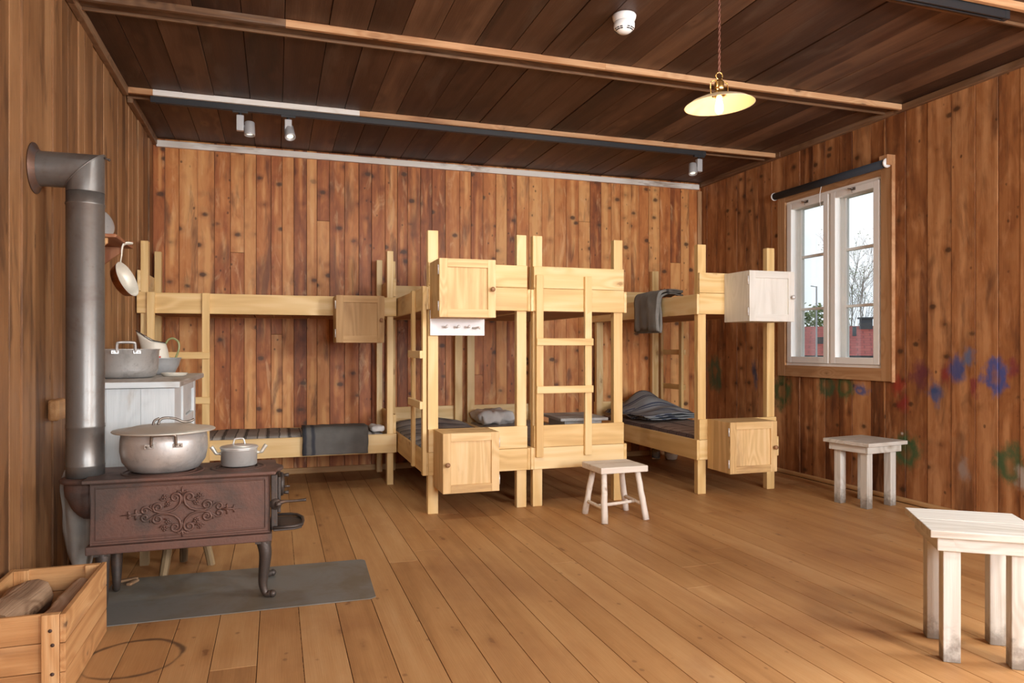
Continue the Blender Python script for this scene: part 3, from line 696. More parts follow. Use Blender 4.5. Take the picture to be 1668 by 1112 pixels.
# bowl and jar under the bunk
mb = MB(); mb.lathe([(.001, .002), (.05, .002), (.058, .008), (.064, .045), (.067, .085), (.064, .085), (.058, .045), (.05, .012), (.001, .01)], (3.70, 6.18, 0), 28)
tag(put('enamel_bowl', mb, M['enamel']), 'small pale enamel bowl on the floor under the bunk by the window', 'bowl')
mb = MB(); mb.lathe([(.001, .002), (.04, .002), (.042, .01), (.042, .09), (.03, .105), (.03, .13), (.027, .13), (.027, .1), (.038, .085), (.038, .012), (.001, .008)], (3.57, 6.25, 0), 24)
tag(put('glass_jar', mb, M['jar']), 'clear glass jar in the shadow beside the enamel bowl', 'jar')

# ------------------------------------------------------------------ cabinets
def cabinet(x0, x1, yf, yb, z0, z1, mname, knob_right, label, extra=None):
    mt = M[mname]; r = thing('wall_cabinet', ((x0 + x1) / 2, (yf + yb) / 2, z0), label, 'cabinet', 'small cabinets hung on the bunks')
    t = .018; d = .022
    mb = MB()
    mb.box(x0, x0 + t, yf + d, yb, z0, z1, axis=2); mb.box(x1 - t, x1, yf + d, yb, z0, z1, axis=2)
    mb.box(x0 + t, x1 - t, yf + d, yb, z0, z0 + t, axis=0); mb.box(x0 + t, x1 - t, yf + d, yb, z1 - t, z1, axis=0); mb.box(x0 + t, x1 - t, yb - .01, yb, z0 + t, z1 - t, axis=2)
    put('body', mb, mt, r, bevel=.002)
    mb = MB(); s = .052
    mb.box(x0, x0 + s, yf, yf + d - .001, z0, z1); mb.box(x1 - s, x1, yf, yf + d - .001, z0, z1)
    mb.box(x0 + s, x1 - s, yf + .0005, yf + d - .001, z0, z0 + s); mb.box(x0 + s, x1 - s, yf + .0005, yf + d - .001, z1 - s, z1)
    mb.box(x0 + s - .004, x1 - s + .004, yf + .012, yf + .018, z0 + s - .004, z1 - s + .004, axis=2)
    dr = put('door', mb, mt, r, bevel=.0015)
    kx = x1 - s / 2 if knob_right else x0 + s / 2; kz = (z0 + z1) / 2 - .005
    mk = T(kx, yf, kz) @ Rx(pi / 2)
    put('knob', MB().lathe([(.006, 0), (.007, .012), (.014, .02), (.0155, .027), (.012, .033), (.001, .035)], seg=20, mat=mk), M['knob'] if mname != 'cab_white' else M['hinge'], dr)
    hx = x0 if knob_right else x1
    for hz in (z0 + .07, z1 - .07):
        mb = MB(); mb.box(hx - .003, hx + .003, yf + .012, yf + .024, hz - .03, hz + .03); mb.tube([(hx - (.003 if knob_right else -.003), yf + .012, hz - .03), (hx - (.003 if knob_right else -.003), yf + .012, hz + .03)], .0045, 8)
        put('hinge', mb, M['hinge'], dr)
    return r
cabinet(.962, 1.328, 4.335, 4.618, 1.290, 1.656, 'cab_pine', True, 'upper pale pine cabinet, hung above the white peg rack')
cabinet(.985, 1.352, 4.335, 4.618, .190, .565, 'cab_pine', False, 'lower pale pine cabinet, hung near the floor below the white peg rack')
cabinet(3.222, 3.612, 4.315, 4.618, 1.290, 1.655, 'cab_white', True, 'whitewashed cabinet with a small grey knob, hung beside the window')
cabinet(3.075, 3.475, 4.335, 4.618, .197, .565, 'cab_pine', True, 'stained pine cabinet hung near the floor below the whitewashed one')
cabinet(.425, .782, 5.43, 5.718, 1.137, 1.490, 'cab_aged', True, 'brown aged pine cabinet on the upper rail of the left bunk')
# peg rack
r = thing('peg_rack', (1.145, 4.61, 1.18), 'white peg rack with four hooks below the upper pine cabinet', 'peg rack')
put('board', MB().box(.96, 1.33, 4.600, 4.618, 1.18, 1.345), M['whitewood'], r, bevel=.002)
for x in (1.062, 1.14, 1.212): mb = MB().tube([(x, 4.60, 1.232), (x, 4.56, 1.238)], .006, 12); mb.ball((x, 4.552, 1.239), .0105, 14); put('peg', mb, M['white'], r)
put('hook', MB().tube(smooth_path([(1.25, 4.60, 1.232), (1.255, 4.57, 1.228), (1.275, 4.55, 1.235), (1.285, 4.55, 1.225)], 4), .006, 8), M['hinge'], r)

# ------------------------------------------------------------------ stools
def square_stool(mt, sx, sy, h, leg, label, inset=.04, tt=.026, ah=.05, sec=.055):
    r = thing('square_stool', mt @ Vector((0, 0, 0)), label, 'stool', 'square white stools')
    P = lambda n, mb, **k: put(n, mb.xf(mt), M['stool_white'], r, **{**dict(bevel=.003), **k})
    mb = MB(); n = 2
    for k in range(n): mb.box(-sx / 2, sx / 2, -sy / 2 + sy * k / n + .0006, -sy / 2 + sy * (k + 1) / n - .0006, h - tt, h, axis=0)
    P('seat', mb)
    i = inset - .012; a0, a1 = h - tt - ah, h - tt - .001
    for s in (-1, 1):
        P('apron', MB().box(-sx / 2 + i, sx / 2 - i, s * (sy / 2 - i), s * (sy / 2 - i - .02), a0, a1))
        P('apron', MB().box(s * (sx / 2 - i), s * (sx / 2 - i - .02), -sy / 2 + i + .021, sy / 2 - i - .021, a0, a1))
    for s in (-1, 1):
        for t in (-1, 1):
            x = s * (sx / 2 - inset - .012 - sec / 2); y = t * (sy / 2 - inset - .012 - sec / 2)
            P('leg', MB().box(x - sec / 2, x + sec / 2, y - sec / 2, y + sec / 2, 0, h - tt - .002))
    return r
square_stool(T(3.945, 3.995, 0) @ Rz(radians(8)), .402, .37, .455, .05, 'worn white square stool against the wall under the window')
square_stool(T(2.402, 1.93, 0) @ Rz(atan2(-.21, .30)), .366, .37, .47, .05, 'white square stool cut off by the picture edge, with grimy feet')
# rustic stool
r = thing('rustic_stool', (2.10, 4.21, 0), 'low whitewashed stool with splayed branch legs before the bunk ladder', 'stool')
ts = T(2.108, 4.228, 0) @ Rz(radians(1))
mb = MB(); mb.box(-.168, .168, -.145, .145, .302, .342, axis=0); put('seat', mb.xf(ts), M['stool_rough'], r, bevel=.005)
feet = [(-.165, -.185), (.135, -.175), (.145, .115), (-.16, .115)]; tops = [(-.125, -.095), (.115, -.095), (.10, .095), (-.105, .095)]
def jig(a, b, n, r0, r1, amp=.004):
    a = Vector(a); b = Vector(b); P = [a.lerp(b, i / n) + (noise.noise_vector((a + b) * 7 + Vector((i * .9, 0, 0))) * amp if 0 < i < n else Vector()) for i in range(n + 1)]
    return P, [r0 + (r1 - r0) * i / n + random.uniform(-.0012, .0012) for i in range(n + 1)]
for (f, t) in zip(feet, tops):
    p, rr = jig((f[0], f[1], 0), (t[0], t[1], .31), 7, .0215, .019); put('leg', MB().tube(p, rr, 10).xf(ts), M['stool_rough'], r)
def at(i, z): f, t = Vector(feet[i]), Vector(tops[i]); k = z / .31; return (f.x + (t.x - f.x) * k, f.y + (t.y - f.y) * k, z)
for (a, b) in ((at(0, .085), at(3, .085)), (at(1, .095), at(2, .10))):
    p, rr = jig(a, b, 5, .012, .012, .003); put('stretcher', MB().tube(p, rr, 8).xf(ts), M['stool_rough'], r)
a = Vector(at(0, .085)).lerp(Vector(at(3, .085)), .4); b = Vector(at(1, .095)).lerp(Vector(at(2, .10)), .4)
p, rr = jig(a, b, 5, .011, .011, .003); put('stretcher', MB().tube(p, rr, 8).xf(ts), M['stool_rough'], r)

# ------------------------------------------------------------------ stove
SX0, SX1, SY0, SY1, SZ0, SZ1 = -.725, -.02, 3.305, 3.62, .275, .545
r = thing('cast_iron_stove', (-.37, 3.46, 0), 'rusty brown cast iron box stove with scroll relief on curved legs', 'stove')
stove = r
mb = MB(); mb.box(SX0 + .004, SX1 - .004, SY0 + .006, SY1, SZ0 + .01, SZ1)
mb.box(SX0 - .01, SX1 + .004, SY0 - .012, SY1 + .01, SZ0 - .022, SZ0 + .012)
bd = put('body', mb, M['iron'], r, bevel=.004)
mb = MB()                                                # raised border of the side panel
for (i, w) in ((.006, .010), (.024, .006)):
    a0, a1, b0, b1 = SX0 + i, SX1 - i, SZ0 + .012 + i, SZ1 - i + .002
    mb.tube([(a0, SY0 + .004, b0), (a1, SY0 + .004, b0), (a1, SY0 + .004, b1), (a0, SY0 + .004, b1)], w * .6, 8, closed=True, smooth=False)
put('panel_border', mb, M['iron'], bd)
# scroll relief
cxr, czr = -.375, .405
mb = MB()
def spiral(c, r0, turns, a0, sgn, n=26): return [(c[0] + r0 * (1 - .82 * i / n) * cos(a0 + sgn * 2 * pi * turns * i / n), c[1] + r0 * (1 - .82 * i / n) * sin(a0 + sgn * 2 * pi * turns * i / n)) for i in range(n + 1)]
def rel(pts, rad, mx, mz):
    rad = [q * 1.25 for q in rad] if isinstance(rad, list) else rad * 1.25
    p = [(cxr + mx * u, SY0 + .003, czr + mz * v) for (u, v) in pts]; n = len(p)
    rr = rad if isinstance(rad, list) else [rad * (.55 + .45 * sin(pi * min(1, max(0, (i + 1) / (n + 1))))) for i in range(n)]
    mb.tube(p, rr, 6, up=(0, 1, 0), flat=.9)
for mx in (1, -1):
    for mz in (1, -1):
        A = spiral((.027, .062), .021, 1.35, pi, -1)[::-1]; B = spiral((.095, .024), .019, 1.3, 0.1, 1)
        rel(A + [(.0065, .05), (.012, .032), (.030, .013), (.055, .004), (.085, .002), (.108, .010)] + B, .0046, mx, mz)
        Cc = spiral((.143, .0145), .0165, 1.3, pi * .75, -1)
        rel([(.075, .004), (.105, .006), (.118, .016)] + Cc, .0042, mx, mz)
        for (u, v) in ((.055, .038), (.068, .066)):
            for k in range(5):
                a = k * 2 * pi / 5; mb.ball((cxr + mx * (u + .008 * cos(a)), SY0 + .003, czr + mz * (v + .008 * sin(a))), .0048, 8)
            mb.ball((cxr + mx * u, SY0 + .002, czr + mz * v), .005, 8)
        rel([(.048, .06), (.06, .054), (.078, .052), (.088, .06)], .003, mx, mz); rel([(.04, .046), (.05, .03), (.07, .025)], .003, mx, mz)
        rel([(.168, .003), (.178, .007), (.176, .022)], .004, mx, mz); rel([(.195, .002), (.204, .006), (.205, .016)], .0035, mx, mz)
        rel([(.118, .018), (.122, .03), (.12, .038)], .003, mx, mz)
        rel([(.001, .078), (.008, .086), (.016, .09), (.02, .084)], .0035, mx, mz)
    rel([(.155, 0), (.185, 0), (.236, 0)], [.004, .0045, .001], mx, 1); rel([(0, .07), (0, .09), (0, .108)], [.002, .005, .001], 1, mx)
    rel([(0, .035), (0, .05), (0, .07)], [.001, .004, .003], 1, mx)
put('scroll_relief', mb, M['iron'], bd)
# top plate with ogee end
top = [(-.745, 3.275), (.0, 3.275), (.004, 3.33), (.010, 3.36), (.026, 3.385), (.034, 3.42), (.03, 3.46), (.012, 3.49), (.004, 3.52), (.0, 3.63), (-.745, 3.63)]
mb = MB(); n = len(top)
def slab(mb, pts, z0, z1):
    n = len(pts); vs = [(x, y, z0) for x, y in pts] + [(x, y, z1) for x, y in pts]
    fs = [tuple(range(n - 1, -1, -1)), tuple(range(n, 2 * n))] + [(i, (i + 1) % n, n + (i + 1) % n, n + i) for i in range(n)]
    mb._add(vs, fs, vs, .5)
slab(mb, top, .546, .561); tp = put('top_plate', mb, M['iron'], r, bevel=.004)
for (x, y, R) in ((-.465, 3.44, .165), (-.16, 3.45, .115)):
    mb = MB()
    for q in (1, .8, .6):
        mb.lathe([(R * q - .011, .5612), (R * q - .009, .565), (R * q, .565), (R * q + .002, .5612)], (x, y, 0), 48, cap=False)
    put('hotplate_ring', mb, M['iron'], tp)
# legs
def sleg(x, y, dx, dy):
    p = smooth_path([(x, y, .262), (x + dx * .012, y + dy * .012, .20), (x + dx * .006, y + dy * .006, .12), (x + dx * .002, y + dy * .002, .06), (x + dx * .014, y + dy * .012, .022), (x + dx * .034, y + dy * .028, .021)], 5)
    k = len(p); rr = [.031 - .016 * min(1, i / (k * .72)) for i in range(k)]
    mb = MB().tube(p, rr, 10); mb.ball((x + dx * .042, y + dy * .03, .0205), .016, 14); mb.box(x - .03, x + .03, y - .03, y + .03, .245, .263)
    put('leg', mb, M['irondark'], r, bevel=.002)
sleg(-.055, 3.325, 1, -.6); sleg(-.055, 3.585, 1, 1); sleg(-.675, 3.325, -.2, -.6); sleg(-.675, 3.585, -.2, 1)
# door end
mb = MB(); mb.box(-.02, .008, 3.34, 3.60, .29, .535); mb.box(.008, .022, 3.365, 3.575, .36, .52); dr = put('fire_door', mb, M['irondark'], r, bevel=.004)
mb = MB(); mk = T(.022, 3.47, .47) @ Ry(pi / 2); mb.lathe([(.055, 0), (.052, .012), (.02, .018), (.001, .018)], seg=28, mat=mk)
for a in (pi / 2, -pi / 2): mb.tube([(.03, 3.47, .47 + .04 * sin(a)), (.058, 3.47, .47 + .04 * sin(a))], [.006, .009], 8)
mb.tube([(.03, 3.43, .465), (.062, 3.43, .465)], .005, 8); put('draught_wheel', mb, M['irondark'], dr)
mb = MB(); mb.lathe([(.026, 0), (.024, .012), (.001, .014)], (-.0, 3.345, .405), 20, mat=Rx(pi / 2)); mb.tube([(.0, 3.332, .40), (.02, 3.33, .41)], .011, 10)
mb.tube(smooth_path([(.0, 3.335, .405), (.035, 3.335, .415), (.075, 3.335, .415), (.13, 3.335, .417)], 4), [.012, .012, .011, .010, .008, .0065, .0055, .0055, .0055, .0055, .006, .006, .007], 8); put('door_latch', mb, M['irondark'], dr)
tray = [(-.01, 3.33), (.08, 3.335), (.112, 3.36), (.12, 3.43), (.12, 3.50), (.10, 3.56), (.07, 3.585), (-.01, 3.59)]
mb = MB(); slab(mb, tray, .286, .294); put('ash_shelf', mb, M['irondark'], r, bevel=.002)
mb = MB(); mb.tube([(x, y, .302) for x, y in tray], .0075, 8); put('shelf_rim', mb, M['irondark'], r)
# flue elbow of the stove
pc = (-.768, 3.45)
mb = MB(); mb.lathe([(.082, .528), (.094, .534), (.095, .546), (.086, .552), (.076, .553)], (pc[0], pc[1], 0), 40)
mb.tube(smooth_path([(pc[0], pc[1], .535), (pc[0] + .002, pc[1], .49), (pc[0] + .025, pc[1], .445), (pc[0] + .07, pc[1], .425)], 5), [.078] * 6 + [.074] * 6 + [.068] * 4, 28); put('flue_collar', mb, M['iron'], r)
# stove pipe
r = thing('stovepipe', (pc[0], pc[1], .55), 'dark grey metal stovepipe rising from the stove and bending into the wall', 'stovepipe')
mb = MB()
mb.lathe([(.073, .554), (.073, .60), (.0745, .603), (.073, .606), (.0725, .76), (.0745, .763), (.0735, .77), (.0735, .776), (.0725, .78), (.0725, 1.70), (.075, 1.703), (.075, 1.71), (.0725, 1.713), (.0725, 1.756)], (pc[0], pc[1], 0), 44)
put('upright_pipe', mb, M['pipe'], r)
# mitred elbow: two cylinders meeting at 45 degrees
mb = MB(); seg = 44; zc = 1.848; R1 = .073; vs = []; o = []
for row in range(3):
    for j in range(seg):
        a = 2 * pi * j / seg; cx, sy = R1 * cos(a), R1 * sin(a)
        if row == 0: vs.append((pc[0] + cx, pc[1] + sy, 1.757))
        elif row == 1: vs.append((pc[0] + cx, pc[1] + sy, zc + cx))
        else: vs.append((XL + .012, pc[1] + sy, zc + cx))
fs = [(i * seg + j, i * seg + (j + 1) % seg, (i + 1) * seg + (j + 1) % seg, (i + 1) * seg + j) for i in range(2) for j in range(seg)]
mb._add(vs, fs, vs, .5, 0, True)
o = put('elbow', mb, M['pipe'], r); d = o.modifiers.new('es', 'EDGE_SPLIT'); d.split_angle = radians(32)
seam = [(pc[0] + R1 * 1.01 * cos(2 * pi * j / seg), pc[1] + R1 * 1.01 * sin(2 * pi * j / seg), zc + R1 * 1.01 * cos(2 * pi * j / seg)) for j in range(seg)]
put('seam', MB().tube(seam, .003, 6, closed=True), M['pipe'], r)
mb = MB(); mk = T(XL + .006, pc[1], zc) @ Ry(pi / 2); mb.lathe([(.075, 0), (.105, .0), (.105, .004), (.08, .008), (.078, .02), (.075, .02)], seg=40, mat=mk); put('wall_flange', mb, M['piperust'], r)
mb = MB(); mb.tube([(pc[0] + .07, pc[1] - .01, zc + .062), (pc[0] + .09, pc[1] - .012, zc + .055)], .004, 8); mb.ball((pc[0] + .092, pc[1] - .012, zc + .054), .006, 8); put('bolt', mb, M['irondark'], r)
# cloth hanging behind the flue
mb = MB()
def fn(u, v):
    z = .56 - .50 * v; w = .05 + .04 * sin(pi * v ** .8) - .035 * max(0, v - .75) * 4
    return (-.845 + (u - .5) * 1.5 * w + .012 * noise.noise(Vector((u * 3, v * 4, 2))) + .03 * v, 3.61 + .02 * sin(u * 9 + v * 2) + .03 * noise.noise(Vector((u * 2, v * 3, 8))), z)
mb.grid(12, 22, fn, lambda u, v: (u * .2, v * .5, 0)); tag(put('hanging_cloth', mb, M['cloth_white'], solid=.005), 'off white cloth hanging between the stove end and the board wall', 'cloth')
# hearth plate
hp = [(-.72, 3.17), (.395, 3.155), (.420, 3.175), (.438, 3.735), (.42, 3.757), (-.72, 3.79)]
mb = MB(); slab(mb, hp, .0008, .0042); tag(put('hearth_plate', mb, M['plate'], bevel=.001), 'grey sheet metal hearth plate lying on the floor under the stove', 'hearth plate')
# wood chips on the plate
for i, (x, y, a, lab) in enumerate(((-.665, 3.745, .4, 'larger pale wood chip by the hearth plate edge behind the crate'), (-.63, 3.70, 1.2, 'thin wood splinter beside the larger chip on the hearth plate'))):
    mb = MB().box(-.05 + .015 * i, .05 - .015 * i, -.012, .012, 0, .012, axis=0); mb.xf(T(x, y, .0045) @ Rz(a)); tag(put('wood_chip', mb, M['split'], bevel=.004), lab, 'wood chip')
# old stool behind the stove
r = thing('old_stool', (-.42, 3.84, 0), 'old brown wooden stool with splayed legs standing between the stove and sideboard', 'stool')
legs = [(-.515, 3.80, .020), (-.31, 3.915, .02), (-.45, 4.02, .019)]
for (x, y, q) in legs:
    p, rr = jig((x, y, 0), (x + (-.42 - x) * .6, y + (3.835 - y) * .75, .37), 6, q, q * 1.1, .003); put('leg', MB().tube(p, rr, 8, smooth=False), M['oldwood'], r)
put('seat', MB().lathe([(.001, .358), (.088, .358), (.092, .365), (.092, .388), (.088, .394), (.001, .394)], (-.42, 3.838, 0), 36), M['oldwood'], r)

# ------------------------------------------------------------------ pots
def loop_handle(mb, c, ang, w, out, h, rad, z):
    """bail-like handle on a pot wall, c=centre, ang=direction"""
    d = Vector((cos(ang), sin(ang), 0)); t = Vector((-sin(ang), cos(ang), 0)); C0 = Vector(c)
    q = lambda a, b, e: C0 + d * (a) + t * b + Vector((0, 0, e))
    mb.tube(smooth_path([q(out, -w, z), q(out + .006, -w * .98, z + h * .75), q(out + .010, -w * .75, z + h), q(out + .010, w * .75, z + h), q(out + .006, w * .98, z + h * .75), q(out, w, z)], 4), rad, 8)
def lugs(mb, c, ang, w, out, z):
    for s in (-1, 1):
        m_ = T(*c) @ Rz(ang) @ T(out, s * (w + .008), z)
        mb.box(-.003, .004, -.018, .018, -.009, .009, mat=m_)
        for k in (-1, 1): mb.ball(m_ @ Vector((.005, k * .009, 0)), .0045, 8)
fa = atan2(-3.4, .46)   # towards the viewer
c = (-.462, 3.445, .566)
r = thing('cooking_pot', c, 'big round aluminium pot with lid on the stove', 'pot', 'aluminium pots')
z = c[2]
mb = MB(); mb.lathe([(.001, z + .001), (.115, z + .001), (.14, z + .010), (.166, z + .045), (.175, z + .09), (.174, z + .135), (.170, z + .162), (.176, z + .166), (.176, z + .170), (.168, z + .170), (.165, z + .13), (.001, z + .12)], (c[0], c[1], 0), 56)
put('body', mb, M['alu'], r)
mb = MB(); mb.lathe([(.176, z + .168), (.204, z + .171), (.207, z + .175), (.204, z + .178), (.165, z + .181), (.12, z + .193), (.06, z + .198), (.001, z + .199)], (c[0], c[1], 0), 56); lid = put('lid', mb, M['lid'], r)
mb = MB(); ha = radians(12)
q = lambda a, e: (c[0] + cos(ha) * a, c[1] + sin(ha) * a, z + e)
mb.tube(smooth_path([q(-.025, .198), q(-.018, .218), q(.0, .226), q(.04, .222), q(.075, .206), q(.105, .208), q(.12, .216)], 4), .0055, 8); mb.tube(smooth_path([q(-.045, .196), q(-.04, .216), q(-.02, .226)], 3), .005, 8); put('lid_handle', mb, M['wire'], lid)
for a_ in (fa - .02, fa + pi - .02):
    mb = MB(); loop_handle(mb, (c[0], c[1], 0), a_, .046, .176, .045, .006, z + .125); lugs(mb, (c[0], c[1], 0), a_, .046, .174, z + .125); put('handle', mb, M['wire'], r)
c = (-.158, 3.475, .566); z = c[2]
r = thing('saucepan', c, 'small lidded aluminium saucepan with two side handles on the stove', 'saucepan')
mb = MB(); mb.lathe([(.001, z + .001), (.072, z + .001), (.0775, z + .006), (.078, z + .074), (.0805, z + .077), (.001, z + .078)], (c[0], c[1], 0), 44); put('body', mb, M['alubright'], r)
mb = MB(); mb.lathe([(.082, z + .0785), (.083, z + .082), (.078, z + .087), (.04, z + .094), (.001, z + .095)], (c[0], c[1], 0), 44); lid = put('lid', mb, M['alubright'], r)
mb = MB(); mb.tube(smooth_path([(c[0] - .025, c[1], z + .094), (c[0] - .02, c[1], z + .115), (c[0] - .012, c[1], z + .120), (c[0] + .012, c[1], z + .120), (c[0] + .02, c[1], z + .115), (c[0] + .025, c[1], z + .094)], 4), .004, 8); put('lid_handle', mb, M['alubright'], lid)
for s in (-1, 1):
    mb = MB(); q = lambda a, e, y=0: (c[0] + s * a, c[1] + y, z + e)
    mb.tube(smooth_path([q(.078, .055), q(.095, .056), q(.106, .072), q(.117, .088)], 4), [.005] * 4 + [.008] * 5 + [.009] * 4, 10); mb.ball(q(.079, .055), .008, 8); put('handle', mb, M['lid'], r)
# sideboard
TZ = .93
r = thing('sideboard', (-.72, 4.6, 0), 'pale blue painted sideboard against the left wall behind the stove', 'sideboard')
mb = MB(); mb.box(XL + .008, -.458, 3.945, 5.20, TZ - .03, TZ, axis=1); put('worktop', mb, [M['side_top']], r, bevel=.006)
mb = MB(); mb.box(XL + .006, -.4595, 3.938, 3.9445, TZ - .031, TZ - .002, axis=0); put('worktop_edge', mb, M['side_paint'], r, bevel=.002)
mb = MB()
for k in range(3):
    a = XL + .01 + .155 * k; mb.box(a, a + .154, 3.965, 3.983, .15, TZ - .034)
put('side_panel', mb, M['side_paint'], r, bevel=.0015)
mb = MB(); mb.box(-.502, -.487, 3.984, 4.235, .15, TZ - .031, axis=2); mb.box(XL + .01, -.50, 4.86, 4.88, .15, TZ - .031, axis=2); mb.box(XL + .01, -.51, 3.984, 4.86, .15, .17, axis=1); put('carcass', mb, M['side_paint'], r)
mb = MB()
for (a, b) in ((4.25, 4.37), (4.80, 4.88)): mb.box(-.51, -.478, a, b, .15, TZ - .031)
mb.box(-.51, -.480, 4.37, 4.80, TZ - .075, TZ - .031); mb.box(-.51, -.480, 4.37, 4.80, .66, .715); mb.box(-.51, -.480, 4.37, 4.80, .15, .19); put('face_frame', mb, M['side_paint'], r, bevel=.002)
mb = MB(); mb.box(-.508, -.493, 4.372, 4.798, .72, TZ - .078, axis=1); put('drawer', mb, M['side_paint'], r, bevel=.002)
mb = MB(); mb.box(-.508, -.493, 4.372, 4.798, .192, .658, axis=2); put('door', mb, M['side_paint'], r, bevel=.002)
for (x, y) in ((-.93, 4.02), (-.63, 4.02), (-.93, 4.83), (-.53, 4.83)): put('leg', MB().box(x - .02, x + .02, y - .02, y + .02, 0, .149), M['oldwood'], r)
# pot on sideboard
c = (-.80, 4.50, TZ); z = TZ
r = thing('cooking_pot', c, 'open aluminium pot on the sideboard, partly hidden by the stovepipe', 'pot', 'aluminium pots')
mb = MB(); mb.lathe([(.001, z + .001), (.125, z + .001), (.15, z + .012), (.163, z + .045), (.168, z + .155), (.175, z + .160), (.175, z + .163), (.165, z + .163), (.160, z + .045), (.145, z + .016), (.001, z + .008)], (c[0], c[1], 0), 56); put('body', mb, M['alu'], r)
fa2 = atan2(-4.5, .80)
for a_ in (fa2, fa2 + pi):
    mb = MB(); loop_handle(mb, (c[0], c[1], 0), a_, .045, .170, .05, .0065, z + .148); lugs(mb, (c[0], c[1], 0), a_, .045, .168, z + .146); put('handle', mb, M['alu'], r)
# basin, jug, dish
c = (-.715, 5.03); z = TZ
mb = MB(); mb.lathe([(.001, z + .001), (.085, z + .001), (.10, z + .008), (.125, z + .06), (.137, z + .10), (.142, z + .103), (.142, z + .106), (.135, z + .106), (.12, z + .06), (.095, z + .014), (.001, z + .008)], (c[0], c[1], 0), 48)
tag(put('wash_basin', mb, M['enamelgrey']), 'grey enamel wash basin on the sideboard holding the cream jug', 'basin')
jc = (-.725, 5.03); jz = TZ + .010
r = thing('enamel_jug', (jc[0], jc[1], jz), 'cream enamel jug with a wide spout and red label, standing in the basin', 'jug')
mb = MB(); n = 44; prof = [(.078, .0), (.084, .006), (.083, .05), (.078, .10), (.070, .15), (.062, .185)]; vs = []
for (q, zz) in prof + [(.06, .20), (.058, .198)]:
    for j in range(n):
        a = 2 * pi * j / n; k = max(0, -cos(a)) ** 3                       # spout towards -X
        lift = max(0, (zz - .10) / .10)
        qq = q + k * .055 * lift ** 1.6; vs.append((jc[0] + qq * cos(a), jc[1] + q * sin(a) * (1 - .25 * k * lift), jz + zz + (.055 * k + .012 * (-cos(a))) * lift ** 2 * (1 if zz > .1 else 0)))
m_ = len(prof) + 2
fs = [(i * n + j, i * n + (j + 1) % n, (i + 1) * n + (j + 1) % n, (i + 1) * n + j) for i in range(m_ - 1) for j in range(n)] + [tuple(range(n - 1, -1, -1))]
mb._add(vs, fs, vs, .5, 0, True); o = put('body', mb, M['enamel'], r, solid=.003, soff=-1)
rim = [Vector(v) + Vector((0, 0, .001)) for v in vs[(m_ - 2) * n:(m_ - 1) * n]]; put('rim', MB().tube(rim, .0025, 6, closed=True), M['irondark'], r)
mb = MB(); q = lambda a, e: (jc[0] + a, jc[1] - .01, jz + e)
mb.tube(smooth_path([q(.058, .185), q(.075, .212), q(.105, .218), q(.132, .195), q(.135, .15), q(.115, .09), q(.10, .055), q(.088, .05)], 5), [.0065] * 36, 8); put('handle', mb, M['enamelgreen'], r)
mb = MB()
la = atan2(-5.1, .72) + .12
mb.grid(6, 2, lambda u, v: (jc[0] + (.0815 - .010 * v) * cos(la + (u - .5) * .5), jc[1] + (.0815 - .010 * v) * sin(la + (u - .5) * .5), jz + .088 + .036 * v)); put('paper_label', mb, M['red'], r, solid=.001, soff=0)
mb = MB(); mb.lathe([(.001, TZ + .001), (.06, TZ + .001), (.068, TZ + .006), (.074, TZ + .018), (.076, TZ + .020), (.072, TZ + .020), (.064, TZ + .009), (.001, TZ + .006)], (-.575, 4.68, 0), 40)
tag(put('small_dish', mb, M['enamel']), 'small shallow cream dish at the front edge of the sideboard', 'dish')
# shelf on the left wall with a lid, pan on a peg
r = thing('wall_shelf', (-.88, 4.35, 1.66), 'small red brown bracket shelf on the left wall behind the stovepipe', 'shelf')
mb = MB(); mb.box(XL + .006, -.785, 4.16, 4.62, 1.672, 1.690, axis=1); put('board', mb, M['redwood'], r, bevel=.003)
def brk(y, mat):
    mb = MB(); pts = [(XL + .006, 1.671), (-.83, 1.671), (-.83, 1.645), (XL + .006, 1.545)]
    vs = [(x, y, z) for x, z in pts] + [(x, y + .022, z) for x, z in pts]; mb._add(vs, [(0, 1, 2, 3), (7, 6, 5, 4), (0, 4, 5, 1), (1, 5, 6, 2), (2, 6, 7, 3), (3, 7, 4, 0)], vs, .8); put('bracket', mb, mat, r, bevel=.002)
brk(4.18, M['crate']); brk(4.55, M['redwood'])
put('peg', MB().tube([(-.785, 4.42, 1.676), (-.75, 4.42, 1.684)], .007, 8), M['redwood'], r)
mb = MB(); mk = T(-.893, 4.20, 1.765) @ Ry(radians(-62)) @ Matrix.Identity(4)
mb.lathe([(.001, .014), (.03, .013), (.05, .008), (.074, .003), (.078, .0), (.074, -.003), (.001, .002)], seg=40, mat=T(-.885, 4.34, 1.771) @ Rz(radians(-35)) @ Ry(radians(75))); tag(put('pot_lid', mb, M['alu']), 'dull metal pot lid leaning on the wall shelf', 'lid')
r = thing('frying_pan', (-.76, 4.40, 1.50), 'copper frying pan with tinned inside, hanging from the wall shelf peg', 'pan')
pm = T(-.775, 4.38, 1.475) @ Rz(radians(-16)) @ Ry(radians(68))
mb = MB(); mb.lathe([(.001, -.05), (.065, -.05), (.084, -.04), (.099, .0), (.101, .003)], seg=44, mat=pm, cap=False); put('body', mb, M['copper'], r)
mb = MB(); mb.lathe([(.1005, .003), (.097, .004), (.08, -.036), (.064, -.046), (.001, -.046)], seg=44, mat=pm, cap=False); put('lining', mb, M['tin'], r)
h0 = pm @ Vector((-.098, 0, .003))
mb = MB(); mb.tube(smooth_path([h0, h0 + Vector((.004, .004, .035)), h0 + Vector((.012, .012, .10)), (-.752, 4.42, 1.678)], 5), [.012, .010, .008, .008, .008, .009, .010, .011, .012, .012, .013, .013, .013, .012, .010, .008], 10, flat=.45); put('handle', mb, M['tin'], r)
